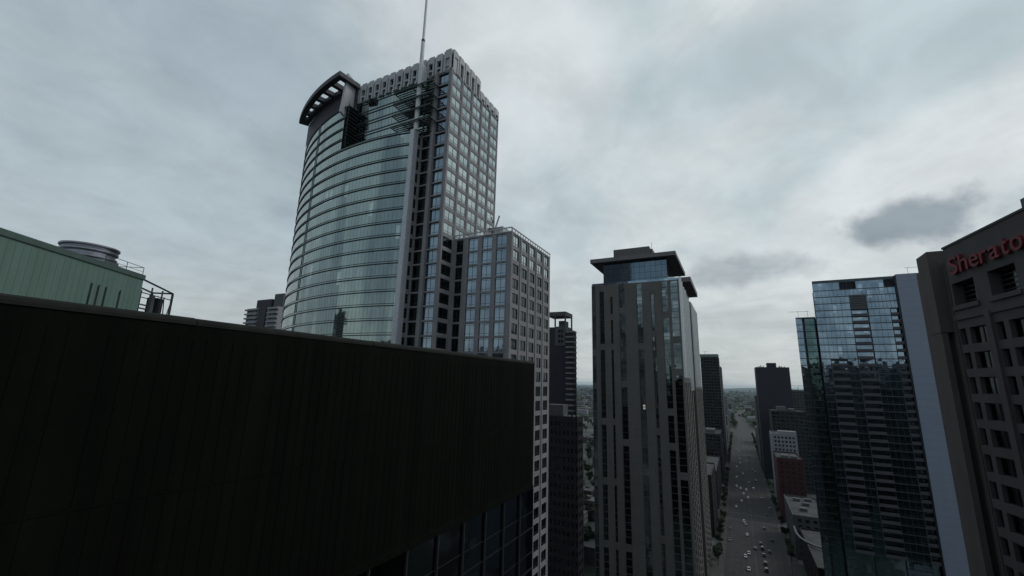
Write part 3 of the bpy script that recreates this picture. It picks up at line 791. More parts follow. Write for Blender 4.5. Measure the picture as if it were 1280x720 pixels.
# ------------------------------------------------------------------ left of the boulevard, further off
def left_side():
    # far left apartment tower seen over the black wall
    r = boxbuilding('apartment_tower', -336, -298, 200, 232, 150, 'slab_pale', 'distant apartment tower with pale balcony bands, left of the curved glass tower', 'apartment tower',
        front=[(1.5, 9), (11, 14), (22, 25), (28, 36)], rws=rows(149, 20, 3.3, 1.2, 2.9), style='small')
    roofbox(r, -330, -312, 203, 225, 149, 157, 'dark_wall'); roofbox(r, -309, -298.5, 203, 228, 149, 160.5, 'grey_wall'); roofbox(r, -320, -311, 198.8, 199.95, 100, 150, 'dark_wall', 'service_strip')
    b = MB('slab_pale')
    for k in range(18): b.box(-336.5, -321, 198.3, 199.9, 92+k*3.3, 93.1+k*3.3); b.box(-309, -297.5, 198.3, 199.9, 92+k*3.3, 93.1+k*3.3)
    b.obj('balcony', r)
    # narrow tower with open frame top, right of the stone wing
    r = boxbuilding('framed_tower', -104, -91.5, 250, 262, 134, 'dark_wall', 'narrow dark tower with pale open frame top, right beside the stone wing', 'tower', parapet=.6)
    p = MB('grey_wall'); p.box(-98.5, -91.3, 249.6, 262.2, 122.5, 134.3); p.box(-104, -91.4, 249.6, 262.4, 141.0, 143.6)
    for x in (-104, -98.9, -92.2): p.box(x, x+.8, 249.7, 250.5, 134.3, 141.0)
    p.box(-92.2, -91.4, 261.4, 262.2, 134.3, 141); p.box(-98, -94, 255, 262, 134.3, 138.6); p.obj('roof_frame', r)
    for z in (124.2, 127.4, 130.6):
        for x in (-96.2, -94.4):
            q = MB('glass_dark'); q.box(x, x+1.3, 249.5, 249.62, z, z+1.7); q.obj('window', r)
    # striped tower next to it
    r = boxbuilding('balcony_tower', -91.4, -86.4, 249, 255, 131.5, 'dark_wall', 'narrow tower striped by white balcony edges, next to the frame topped tower', 'tower')
    for k in range(34):
        z = 130.3-k*3.1; b = MB('slab_pale'); b.box(-90.8, -85.9, 247.9, 249, z, z+.85); b.box(-86.4, -85.9, 249, 254.5, z, z+.85)
        b.obj('balcony', r)
    # dark midrise with pale plant box
    r = boxbuilding('midrise', -70.5, -57, 169, 176, 87, 'dark_building', 'dark midrise with a pale plant box on its roof, left of the canopy tower', 'building',
        front=even(14, 1.75, .9), street=even(7, 2.6, 1.6), rws=rows(85.5, 24, 3.3, .9, 2.6), style='small')
    roofbox(r, -70.3, -63.3, 170, 175.5, 86.1, 91.3, 'pale_vent', 'plant_box')
    b = MB('slab_pale')
    for k in range(6): b.box(-62.9+k*.95, -62.4+k*.95, 170+k%2*2, 171+k%2*2, 86.1, 87.4)
    b.obj('roof_unit', r)
    # glass tower past the twin canopies
    r = boxbuilding('office_tower', -44, -20.3, 680, 712, 142, 'dark_building', 'dark banded tower with green roof edge, right of the canopy towers', 'tower',
        front=even(23.7, 3.9, 3.1), street=even(32, 4, 3), rws=rows(141, 34, 4.0, .8, 3.0), style='small')
    roofbox(r, -44.6, -20.5, 679.4, 705, 142.1, 146, 'copper_green', 'roof_crown')
    cr_ = MB('dark_steel'); cr_.bar((-38, 690, 146), (-38, 690, 151), .2); cr_.bar((-41, 690, 150), (-34, 690, 150.6), .15); cr_.obj('roof_mast', r)
    boxbuilding('office_tower', -40, -19.6, 735, 790, 131, 'grey_wall', 'slim grey block stepping down behind the green edged tower', 'tower', street=even(55, 4, 2.4), rws=rows(130, 32, 3.9, .8, 2.8), style='small')
    r = boxbuilding('midrise', -42, -20, 540, 600, 50.5, 'dark_building', 'dark midrise under the green edged tower, facing the boulevard', 'building',
        front=even(22, 3.6, 2.4), street=even(60, 4, 2.2), rws=rows(49, 13, 3.6, .9, 2.7), style='small')
    roofbox(r, -36, -26, 555, 580, 49.6, 53.2, 'grey_wall')
    boxbuilding('slab_block', -42, -21, 600.5, 650, 36, 'grey_wall', 'grey lowrise behind the dark midrise on the left pavement', 'building', street=even(49, 4, 2.2), front=even(21, 4, 2.2), rws=rows(35, 9, 3.6, .9, 2.7), style='small')
    boxbuilding('office_block', -45, -20.6, 350, 405, 40, 'dark_building', 'dark grey lowrise directly beyond the twin canopy tower', 'building', street=even(55, 4, 2.6), rws=rows(39, 10, 3.7, .9, 2.8), style='small')
    boxbuilding('office_block', -48, -21, 430, 520, 30, 'dark_building', 'low dark block between the side streets on the left', 'building', street=even(90, 5, 2.6), rws=rows(29, 7, 3.7, .9, 2.8), style='small')
    boxbuilding('apartment_tower', -40, -21, 1100, 1130, 80, 'far_pale', 'pale slab far down the left side of the boulevard', 'tower')
    for y, h, mt, lb in ((830, 34, 'far_masonry', 'brown masonry block farther along the left side'), (930, 28, 'far_brick', 'brick block farther along the left side of the road'), (1000, 44, 'far_masonry', 'taller masonry block near the end of the left row')):
        boxbuilding('office_block', -50, -22, y, y+60, h, mt, lb, 'building')
left_side()

# ------------------------------------------------------------------ right side
def right_side():
    r = boxbuilding('slab_tower', 21.5, 56, 600, 640, 125, 'dark_wall', 'plain blue black slab tower on the right of the boulevard', 'tower', parapet=.6)
    roofbox(r, 34, 43.5, 604, 620, 124.4, 130.2, 'dark_wall', 'plant_room')
    for x, h in ((25, 126.4), (27, 127.2), (29.5, 126.3), (46, 126.8), (48, 126.2), (51, 126)): roofbox(r, x, x+1.1, 605, 606, 124.4, h, 'dark_steel')
    boxbuilding('office_block', 20.5, 34, 660, 720, 90, 'far_masonry', 'brown block peeking out left of the blue black slab', 'building')
    r = boxbuilding('office_block', 57, 80, 640, 690, 99, 'far_masonry', 'brown block with roof frame right behind the blue black slab', 'building')
    b = MB('dark_steel')
    for x in (58, 66, 74): b.bar((x, 640, 99), (x+1, 640, 105), .25); b.bar((x+1, 640, 105), (x+7, 640, 104), .25)
    b.obj('roof_frame', r)
    r = boxbuilding('midrise', 30, 62, 540, 585, 78, 'dark_building', 'dark stepped midrise in front of the blue black slab', 'building', front=even(32, 4, 3), rws=rows(77, 20, 3.7, 1, 2.8), style='small')
    roofbox(r, 36, 44, 545, 560, 77, 82, 'grey_wall'); roofbox(r, 46, 52, 545, 560, 77, 80, 'pale_vent')
    r = boxbuilding('midrise', 24.5, 44, 470, 500, 60.5, 'white_render', 'white midrise with small blue windows on the right of the boulevard', 'building',
        front=even(19.5, 2.8, 1.5), street=even(30, 4, 1.8), side='W', rws=rows(59, 17, 3.4, 1.1, 2.7), style='small')
    rr_ = MB('slab_pale'); rr_.box(30, 44, 472, 480, 60.6, 63); rr_.obj('roof_ledge', r)
    r = boxbuilding('brick_block', 24.2, 42, 425, 468, 46, 'brick_red', 'dark red brick block between white midrise and low pale roof', 'building',
        front=even(17.8, 4, 1.4), street=even(43, 4, 1.6), side='W', rws=rows(44, 11, 3.6, 1.2, 2.6), style='small')
    roofbox(r, 28, 33, 430, 440, 45, 47.5, 'pale_vent'); roofbox(r, 35, 39, 432, 440, 45, 47, 'grey_wall')
    r = boxbuilding('lowrise', 24.6, 44, 335, 392, 25, 'grey_wall', 'low building with pale roof and vents, right of the boulevard', 'building',
        street=even(57, 4, 2), side='W', front=even(19, 4, 2), rws=rows(24, 6, 3.7, 1, 2.7), style='small', roofmat='roof_gravel')
    for x, y in ((29, 378), (33, 366), (30, 350), (36, 380)): roofbox(r, x, x+4, y, y+3.2, 24.1, 26, 'pale_vent')
    r = boxbuilding('lowrise', 27, 44, 262, 328, 20, 'dark_building', 'dark lowrise with pale curved canopy at the glass towers', 'building',
        street=even(66, 4, 2.6), side='W', rws=rows(19, 5, 3.7, 1, 2.7), style='small')
    c = MB('pale_vent'); pts = [(23.6, 326, 0), (23.4, 312, 0), (24.4, 304, 0), (26.5, 298, 0), (30, 293, 0), (35, 290, 0)]
    for i in range(5):
        a, b2 = pts[i], pts[i+1]; c.hexa([(a[0], a[1], 20), (b2[0], b2[1], 20), (b2[0]+1, b2[1]+1, 20), (a[0]+1, a[1]+1, 20), (a[0], a[1], 20.7), (b2[0], b2[1], 20.7), (b2[0]+1, b2[1]+1, 20.7), (a[0]+1, a[1]+1, 20.7)])
    c.obj('curved_canopy', r)
    for y0, y1, h, mt, lb in ((730, 780, 48, 'far_pale', 'pale block beyond the blue black slab'), (800, 860, 35, 'far_brick', 'brick block beyond the pale one on the right'), (930, 990, 30, 'far_masonry', 'masonry block near the far right end of the road')):
        boxbuilding('office_block', 25, 50, y0, y1, h, mt, lb, 'building')
    # ---- blue glass tower with balconies and party wall
    FH = 2.95; ZT = 147; Y = 225
    r = thing('glass_tower', (50, 240, 0), 'tall blue glass tower with recessed balcony column and blank blue grey end wall', 'tower')
    x0, x1 = 33., 61.4
    n = 49
    floors = [ZT-4.6-FH*(k+1) for k in range(n)]
    wl = WIN.setdefault(r.name, (r, []))[1]
    bal = (12.4, 18.2); left = (3.2, 9.0); edge = (25.3, 28.1)
    for k, z in enumerate(floors):
        segs = []
        lb = z < 110
        cuts = [bal] if z < 137.5 else []
        if lb: cuts = [left]+cuts
        if z < 133: cuts.append(edge)
        cuts = sorted(cuts); e = 0
        for c in cuts+[(28.4, 28.4)]:
            L = c[0]-e; m_ = max(1, round(L/2.85))
            for j in range(m_):
                if L > .3: wl.append(((x0+e+L*j/m_, Y, z+.28), 0, L/m_, FH-.3, 'blue'))
            if L > .3:
                sp = MB('mullion_green'); sp.box(x0+e, x0+c[0], Y-.02, Y+.1, z, z+.28); sp.obj('slab_edge', r)
            e = c[1]
    body = MB('dark_wall'); 
    body.hexa([(x0+.2, Y+1.8, 0), (61.5, Y+1.8, 0), (61.5, Y+34, 0), (x0+6, Y+34, 0), (x0+.2, Y+1.8, ZT-.5), (61.5, Y+1.8, ZT-.5), (61.5, Y+34, ZT-.5), (x0+6, Y+34, ZT-.5)]); body.box(x0-.05, x0+3.2, Y+.12, Y+1.8, 0, ZT-5); body.box(x0+9.0, x0+12.4, Y+.12, Y+1.8, 0, ZT-5); body.box(x0+18.2, x0+25.3, Y+.12, Y+1.8, 0, ZT-5)
    body.box(x0+3.2, x0+9, Y+.12, Y+1.8, 112.3, ZT-5)
    body.obj('core', r)
    for c, top in ((bal, 134.3), (left, 112.2), (edge, 135)):
        sg_ = MB('glass_blue'); sg_.quad((x0+c[0], Y+1.0, 0), (x0+c[1], Y+1.0, 0), (x0+c[1], Y+1.0, top), (x0+c[0], Y+1.0, top)); sg_.obj('balcony_glazing', r)
    # blind louvred panel on top of the balcony column
    lp = MB('grey_wall'); 
    for k in range(6): lp.box(x0+bal[0], x0+bal[1], Y-.06, Y+1.9, 134.4+k*.95, 135.2+k*.95)
    lp.obj('louvre_panel', r)
    for k, z in enumerate(floors):
        for c, top, dep in ((bal, 134, .5), (left, 110, .45), (edge, 133, .35)):
            if z < top:
                b = MB('balcony_dark', 'balcony_dark'); b.box(x0+c[0], x0+c[1], Y-dep, Y+1.8, z, z+.2); b.box(x0+c[0]+.05, x0+c[1]-.05, Y-dep, Y-dep+.05, z+.25, z+1.2, 1)
                b.box(x0+c[0], x0+c[0]+.12, Y-dep+.1, Y+1.8, z+.22, z+FH)
                if z > 38: b.obj('balcony', r)
    # glazed crown with openings
    g_ = MB('glass_blue', 'mullion_green', 'dark_steel')
    for a, b2 in ((0, 9.5), (15.2, 24.5)): g_.quad((x0+a, Y, ZT-4.4), (x0+b2, Y, ZT-4.4), (x0+b2, Y, ZT-1.2), (x0+a, Y, ZT-1.2))
    g_.box(x0, 61.4, Y-.05, Y+.2, ZT-1.2, ZT, 1); g_.box(x0, 61.4, Y-.03, Y+.15, ZT-4.65, ZT-4.35, 1)
    for a in (9.5, 10.7, 12.2, 13.4, 15.0, 24.6, 27.8): g_.box(x0+a, x0+a+.25, Y, Y+.25, ZT-4.4, ZT-1.2, 2)
    g_.obj('roof_screen', r)
    # street side glass
    sg = MB('glass_teal'); sg.quad((x0+5.6, Y+34, 0), (x0+.02, Y+.02, 0), (x0+.02, Y+.02, ZT), (x0+5.6, Y+34, ZT)); sg.obj('side_glazing', r)
    pw = MB('party_wall'); pw.box(61.5, 92, Y-1.2, Y+34, 0, ZT+.4); pw.obj('party_wall', r)
    pd = MB('frame_dark'); pd.box(61.1, 61.5, Y-.9, Y, 0, ZT); pd.obj('shadow_gap', r)
    f = MB('fin_white')
    for x in (66, 69.5): f.bar((x, Y+.5, ZT+.4), (x, Y+.5, ZT+3.2), .1)
    f.bar((65, Y+.5, ZT+3.2), (70.5, Y+.5, ZT+3.2), .1); f.obj('roof_gantry', r)
    # ---- lower companion to its left
    r = thing('glass_tower', (30, 235, 0), 'lower dark teal glass tower attached to the left of the tall blue one', 'tower')
    b = MB('dark_wall'); b.hexa([(26, 228.2, 0), (32.9, 228.2, 0), (39, 262, 0), (30.3, 262, 0), (26, 228.2, 130.6), (32.9, 228.2, 130.6), (39, 262, 130.6), (30.3, 262, 130.6)]); b.obj('core', r)
    wl = WIN.setdefault(r.name, (r, []))[1]
    for k in range(42):
        sl_ = MB('mullion_green')
        z = 128.2-FH*k
        for a, c in ((25.6, 27.9), (28.9, 32.9)): wl.append(((a, 228 if a > 28 else 227.2, z), 0, c-a, FH-.25, 'blue' if a < 28 else 'teal'))
        sl_.box(25.6, 27.9, 227.1, 228.1, z-.25, z); sl_.box(27.9, 32.9, 227.95, 228.15, z-.25, z)
        sl_.obj('slab_edge', r)
    sd_ = MB('glass_teal'); sd_.quad((29.8, 262, 0), (25.58, 227.2, 0), (25.58, 227.2, 131), (29.8, 262, 131)); sd_.box(27.9, 28.0, 227.2, 228, 0, 131); sd_.obj('side_glazing', r)
    tp = MB('frame_dark'); tp.hexa([(25.6, 227.1, 131), (32.9, 227.1, 131), (38.4, 262, 131), (29.8, 262, 131), (25.6, 227.1, 131.4), (32.9, 227.1, 131.4), (38.4, 262, 131.4), (29.8, 262, 131.4)]); tp.obj('roof', r)
    f = MB('fin_white')
    for x in (27, 30.5): f.bar((x, 229, 131.4), (x, 229, 134.6), .09)
    f.bar((23.5, 229, 134.3), (31, 229, 134.3), .09); f.obj('roof_gantry', r)
right_side()

# ------------------------------------------------------------------ hotel at the right edge
def hotel():
    F = Vector((24.5, 71.0)); d = Vector((-.139, .99)).normalized(); L = 56
    near = F-d*L
    A, B = (F.x, F.y), (near.x, near.y)      # seen from the road: far end left, near end right
    r = thing('hotel', (32, 45, 0), 'dark brown concrete hotel at the right edge with red lettering under its roof', 'hotel')
    w = MB('hotel_concrete')
    ZT = 117.8
    cols = []
    for k in range(8):
        p = -.1+6.25*k
        cols += [(p+.15, p+1.35, 'hoteln'), (p+2.1, p+5.1, 'hotel')]
    cols[0] = (.12, 1.3, 'hoteln')
    rw = [(107.65-2.85*(k+1)+.95, 107.65-2.85*k) for k in range(36)]
    facade(r, w, A, B, 0, 108.9, cols, rw, 'hotel', rec=.5)
    big = [(.4+6.3*k, 4.35+6.3*k) for k in range(8)]
    facade(r, w, A, B, 108.9, ZT, big, [(110.5, 113.2)], 'louvre', rec=1.1)
    u, n = uv(A, B)
    for k in range(9): w.fbox(A, B, 6.25*k-.95, 6.25*k-.1, 0, 109, .0, .28) if k else None
    w.fbox(A, B, 0, L, 108.7, 109.3, 0, .18)
    for k in range(8): w.fbox(A, B, .1+6.3*k, 4.7+6.3*k, 109.9, 110.4, 0, .22)
    w.fbox(A, B, .3, L-.5, .0, ZT-.4, -22, -1.3)
    w.obj('wall', r)
    pr = MB('hotel_pier'); pr.hexa([(23.7, 73.5, 107.6), (25.6, 73.5, 107.6), (25.6, 77.2, 107.6), (23.7, 77.2, 107.6), (23.7, 73.5, 118.3), (25.6, 73.5, 118.3), (25.6, 77.2, 118.3), (23.7, 77.2, 118.3)])
    pr.box(23.75, 24.35, 73.6, 77.1, 0, 107.6); pr.box(25.5, 31, 76.6, 84, 0, 117.5); pr.obj('corner_pier', r)
    rb = MB('hotel_pier'); rb.box(25.0, 34, 72.8, 80, 0, 116.5); rb.obj('recess_wall', r)
    pp = MB('pale_vent'); pp.fbox(A, B, 12.2, 20, 118.0, 119.3, -2.2, -.6); pp.obj('roof_flashing', r)
    cp = MB('hotel_concrete'); cp.fbox(A, B, -.1, L, ZT, ZT+.25, -.9, .1); cp.obj('coping', r)
    # lettering
    word = 'Sheraton'; adv = 1.95; s0 = 1.25
    wid = {'S': 1.7, 'h': 1.6, 'e': 1.55, 'r': 1.2, 'a': 1.55, 't': 1.1, 'o': 1.65, 'n': 1.6}
    s = s0
    for ch in word:
        cu = bpy.data.curves.new('sign_letter', 'FONT'); cu.body = ch; cu.size = 3.0; cu.extrude = .14; cu.offset = .015
        tmp = bpy.data.objects.new('tmp', cu); COL.objects.link(tmp)
        dg = bpy.context.evaluated_depsgraph_get(); me = bpy.data.meshes.new_from_object(tmp.evaluated_get(dg)); bpy.data.objects.remove(tmp)
        xs = [v.co.x for v in me.vertices]; x_min, x_max = min(xs), max(xs)
        tw = wid[ch]*.94
        for v in me.vertices:
            lx = (v.co.x-x_min)/(x_max-x_min)*tw+s; ly = 114.15+v.co.y; lz = v.co.z+.3
            v.co = Vector((A[0]+u[0]*lx+n[0]*lz, A[1]+u[1]*lx+n[1]*lz, ly)) - r.location
        me.materials.clear(); me.materials.append(M['sign_red'])
        o = bpy.data.objects.new('sign_letter', me); COL.objects.link(o); o.parent = r
        s += tw+.32
hotel()

# ------------------------------------------------------------------ blocks behind the camera, seen only in the glass
def behind():
    spec = [(-95, -55, -150, -100, 112, 'back_grey', 'grey block reflected in the curved glass'), (-50, -24, -230, -120, 118, 'back_dark', 'dark block on the left, behind the black roof wall'),
            (26, 62, -90, -20, 121, 'back_dark', 'dark block beyond the hotel, near side'), (26, 70, -220, -110, 108, 'back_grey', 'grey block second behind the hotel'),
            (80, 130, -160, -60, 126, 'back_dark', 'dark tall block off the right side street'), (-170, -120, -140, -70, 124, 'back_dark', 'dark tall block off the left side street'),
            (-240, -190, -90, -20, 104, 'back_grey', 'grey broad block off to the far left'), (-22, 24, -420, -360, 95, 'back_grey', 'grey block closing the road behind'),
            (-385, -358, -145, -110, 165, 'back_dark', 'slim dark tower reflected low in the curved glass'), (-350, -300, -240, -170, 118, 'back_dark', 'broad dark tower beside the slim one far behind'),
            (95, 140, 20, 90, 118, 'back_dark', 'dark block behind the hotel'), (150, 190, -60, 30, 105, 'back_grey', 'grey block far behind the hotel')]
    for x0, x1, y0, y1, h, mt, lb in spec:
        o = boxbuilding('office_tower', x0, x1, y0, y1, h, mt, lb, 'tower')
        roofbox(o, x0+6, x0+16, y0+6, y0+18, h-1, h+4, mt, 'plant_room')
behind()
finish_windows()

# ------------------------------------------------------------------ trees
def leaf_mat(name, a, b):
    mt, t, bs = newmat(name)
    g = N(t, 'ShaderNodeNewGeometry').outputs['Position']; n1 = noise(t, g, .5, 4, .6)
    t.links.new(mixc(t, maprange(t, n1, .35, .65), a, b), bs.inputs['Base Color']); bs.inputs['Roughness'].default_value = .8
leaf_mat('leaf', (.018, .032, .016), (.040, .060, .026)); plain('bark', (.06, .05, .045), .9)
def tree_meshes(seed, h=11, w=4.2, nleaf=620, ls=.62):
    q = random.Random(seed); tr = MB('bark'); cr = MB('leaf')
    pts = [(0, 0, 0), (q.uniform(-.15, .15), q.uniform(-.15, .15), h*.28), (q.uniform(-.4, .4), q.uniform(-.4, .4), h*.62)]
    for i, (a, b) in enumerate(zip(pts, pts[1:])):
        tr.bar(a, b, .24-.07*i, sides=6)
    clumps = []
    for k in range(11):
        a = q.uniform(0, 6.28); rr = w*q.uniform(.15, .62); z = h*q.uniform(.42, .88); c = (rr*math.cos(a), rr*math.sin(a), z); clumps.append((c, q.uniform(.9, 1.7)))
        if k < 7: tr.bar(pts[1] if k % 2 else pts[2], c, .08, sides=5)
    for i in range(nleaf):
        c, R = q.choice(clumps); v = Vector((q.gauss(0, 1), q.gauss(0, 1), q.gauss(0, .8))).normalized()*R*q.uniform(.5, 1.1)
        p = Vector(c)+v; x = Vector((q.gauss(0, 1), q.gauss(0, 1), q.gauss(0, 1))).normalized(); y = x.orthogonal().normalized(); s = ls*q.uniform(.5, 1.1)
        cr.quad(p-x*s-y*s*.6, p+x*s-y*s*.6, p+x*s+y*s*.6, p-x*s+y*s*.6)
    return tr.mesh('trunk'), cr.mesh('crown')
TM = [tree_meshes(s) for s in (1, 2, 3, 4)]
_tl = 0
def tree(x, y, s, label, group, name='street_tree'):
    r = thing(name, (x, y, 0), label, 'tree', group); k = rnd.randrange(4)
    for nm, me in zip(('trunk', 'crown'), TM[k]):
        o = bpy.data.objects.new(nm, me); COL.objects.link(o); o.parent = r
    r.rotation_euler = (0, 0, rnd.uniform(0, 6.28)); r.scale = (s, s, s*rnd.uniform(.9, 1.15))
ORD = ['nearest', 'second', 'third', 'fourth', 'fifth', 'sixth', 'seventh', 'eighth', 'ninth', 'tenth', 'eleventh', 'twelfth', 'thirteenth', 'fourteenth', 'fifteenth', 'sixteenth', 'seventeenth', 'eighteenth', 'nineteenth', 'twentieth']
ORD += ['twenty '+o.replace('nearest', 'first') for o in ORD[:9]] + ['thirtieth'] + ['thirty '+o.replace('nearest', 'first') for o in ORD[:9]] + ['fortieth'] + ['forty '+o.replace('nearest', 'first') for o in ORD[:9]] + ['fiftieth'] + ['fifty '+o.replace('nearest', 'first') for o in ORD[:9]]
def beside(y, side):
    T = ([(335, 'the twin canopy tower'), (405, 'the dark grey lowrise'), (525, 'the low dark block'), (605, 'the dark midrise'), (670, 'the grey lowrise'), (800, 'the green edged tower'), (9999, 'the far masonry blocks')] if side == 'left' else
         [(330, 'the curved canopy'), (400, 'the pale roofed low building'), (469, 'the red brick block'), (520, 'the white midrise'), (592, 'the dark stepped midrise'), (725, 'the blue black slab'), (9999, 'the far blocks')])
    return next(n for q, n in T if y < q)
_tc = {'left': 0, 'right': 0}
def tlab(y, side):
    i = _tc[side]; _tc[side] += 1
    return '%s green tree from the camera on the %s pavement, beside %s' % (ORD[i], side, beside(y, side))
LG = 'leafy green street tree on the left pavement of the boulevard'
y = 300
while y < 1080:
    if min(abs(y-c) for c in CROSS) > 14 and rnd.random() < .88: tree(-17.2+rnd.uniform(-.5, .5), y, rnd.uniform(.55, .85), tlab(y, 'left'), 'street trees on the left pavement')
    y += rnd.uniform(9, 17)
RG = 'leafy green street tree on the right pavement of the boulevard'
y = 330
while y < 1080:
    if min(abs(y-c) for c in CROSS) > 14 and rnd.random() < .8: tree(21.8+rnd.uniform(-.5, .5), y, rnd.uniform(.5, .8), tlab(y, 'right'), 'street trees on the right pavement')
    y += rnd.uniform(10, 20)
PG = 'broad park tree massed at the far end of the boulevard'
for i in range(60):
    y = rnd.uniform(1180, 1750); x = rnd.uniform(-60, 75)
    if -13 < x < 17 and y < 1500: x = rnd.choice((-1, 1))*rnd.uniform(22, 70)
    tree(x, y, rnd.uniform(1.0, 1.9), PG, 'park trees at the far end of the road', 'park_tree')
GG = 'dark leafy tree in the gap between the balcony tower and the canopy tower'
for i in range(80):
    y = 275+ (rnd.random()**1.3)*1000; rat = -.335+rnd.uniform(-.045, .055)
    tree(rat*y, y, rnd.uniform(.8, 1.5), GG, 'trees in the gap left of the canopy tower', 'park_tree')

# ------------------------------------------------------------------ low houses in the gaps and the far city
def house(x, y, w, d, h, wm, rm, label, group):
    r = thing('townhouse', (x, y, 0), label, 'house', group)
    b = MB(wm); b.box(x-w/2, x+w/2, y-d/2, y+d/2, 0, h); b.obj('wall', r)
    t = MB(rm); t.box(x-w/2-.2, x+w/2+.2, y-d/2-.2, y+d/2+.2, h, h+.5); t.box(x-w*.2, x+w*.1, y, y+d*.3, h+.5, h+2); t.obj('roof', r)
for i in range(40):
    y = 300+rnd.random()**1.5*1700; x = (-.335+rnd.uniform(-.045, .06))*y
    house(x, y, rnd.uniform(8, 16), rnd.uniform(9, 18), rnd.uniform(6, 14), rnd.choice(['far_masonry', 'far_brick', 'far_pale']), rnd.choice(['roof_gravel', 'pale_vent', 'grey_wall']),
          'flat roofed townhouse among the trees in the gap left of the canopy tower', 'townhouses in the gap left of the canopy tower')
r = boxbuilding('lowrise', -100, -78, 262, 290, 9, 'grey_wall', 'low grey building with pale roof, bottom of the gap left of the canopy tower', 'building', front=even(22, 4, 2), rws=rows(8.5, 2, 3.7, 1, 2.7), style='small', roofmat='pale_vent')
far = {'far_masonry': MB('far_masonry'), 'far_pale': MB('far_pale'), 'white_render': MB('white_render')}
allm = MB('far_masonry', 'far_pale', 'white_render', 'far_brick')
for i in range(5200):
    y = 1300+rnd.random()**1.4*13000; a = rnd.uniform(-.62, .34)
    x = a*y; h = rnd.choice([7, 9, 12, 15, 22]) if rnd.random() < .97 else rnd.uniform(30, 60)
    if -25 < x < 30 and y < 2600: continue
    w = rnd.uniform(12, 40)
    allm.box(x-w/2, x+w/2, y, y+rnd.uniform(12, 30), 0, h, rnd.choice([0, 0, 1, 2, 3]))
struct('distant_city', allm, 'stuff')
wd = MB('leaf')
for i in range(9000):
    y = 1250+rnd.random()**1.3*9000; x = rnd.uniform(-.6, .34)*y; s = rnd.uniform(4, 9)
    if -16 < x < 20 and y < 2200: continue
    for k in range(2):
        ox, oy = rnd.uniform(-5, 5), rnd.uniform(-5, 5); zz = rnd.uniform(5, 11)
        wd.quad((x+ox-s, y+oy-s*.5, zz-3), (x+ox+s, y+oy-s*.2, zz-4), (x+ox+s*.7, y+oy+s*.5, zz+2), (x+ox-s*.6, y+oy+s*.4, zz+3))
struct('distant_woods', wd, 'stuff')
hl = MB('leaf')
prev = None
hill_pts = []
for i in range(60):
    x = -16000+i*520; z = 40+90*max(0, math.sin(i*.19+1))+40*math.sin(i*.63); hill_pts.append((x, z))
for (xa, za), (xb, zb) in zip(hill_pts, hill_pts[1:]):
    hl.quad((xa, 15500, -.5), (xb, 15500, -.5), (xb, 17500, zb*.8), (xa, 17500, za*.8)); hl.quad((xa, 17500, za*.8), (xb, 17500, zb*.8), (xb, 19000, -.5), (xa, 19000, -.5))
struct('hills', hl)

# ------------------------------------------------------------------ cars
CC = [('white', (.36, .37, .38)), ('black', (.012, .012, .014)), ('silver', (.30, .31, .33)), ('grey', (.08, .085, .09)), ('red', (.16, .02, .02)), ('blue', (.02, .035, .08))]
for n_, c in CC:
    mt, t, b = newmat('paint_'+n_); b.inputs['Base Color'].default_value = (*c, 1); b.inputs['Roughness'].default_value = .3; b.inputs['Coat Weight'].default_value = .5
plain('tyre', (.015, .015, .015), .9); plain('rim', (.3, .3, .32), .35, .8); mt, t, b = newmat('lit_room'); b.inputs['Base Color'].default_value = (.5, .5, .45, 1)
b.inputs['Emission Color'].default_value = (1, .93, .8, 1); b.inputs['Emission Strength'].default_value = .22
for z in (88.8, 90.0):
    lw = MB('lit_room'); lw.box(-40.7, -39.7, 218.36, 218.41, z, z+.9); o = lw.obj('lit_window', bpy.data.objects['canopy_tower'])
plain('headlamp', (.6, .6, .6), .2); plain('tail_lamp', (.3, .02, .02), .3)
def loft(b, secs, mi=0):
    # secs: list of (y, [(x,z)...]) closed profiles
    n = len(secs[0][1]); i0 = len(b.v)
    for y, pr in secs: b.v += [(x, y, z) for x, z in pr]
    for s in range(len(secs)-1):
        for k in range(n): b.f.append((i0+s*n+k, i0+s*n+(k+1) % n, i0+(s+1)*n+(k+1) % n, i0+(s+1)*n+k)); b.mi.append(mi)
    b.f.append(tuple(i0+k for k in range(n))); b.mi.append(mi); b.f.append(tuple(i0+(len(secs)-1)*n+k for k in range(n))[::-1]); b.mi.append(mi)
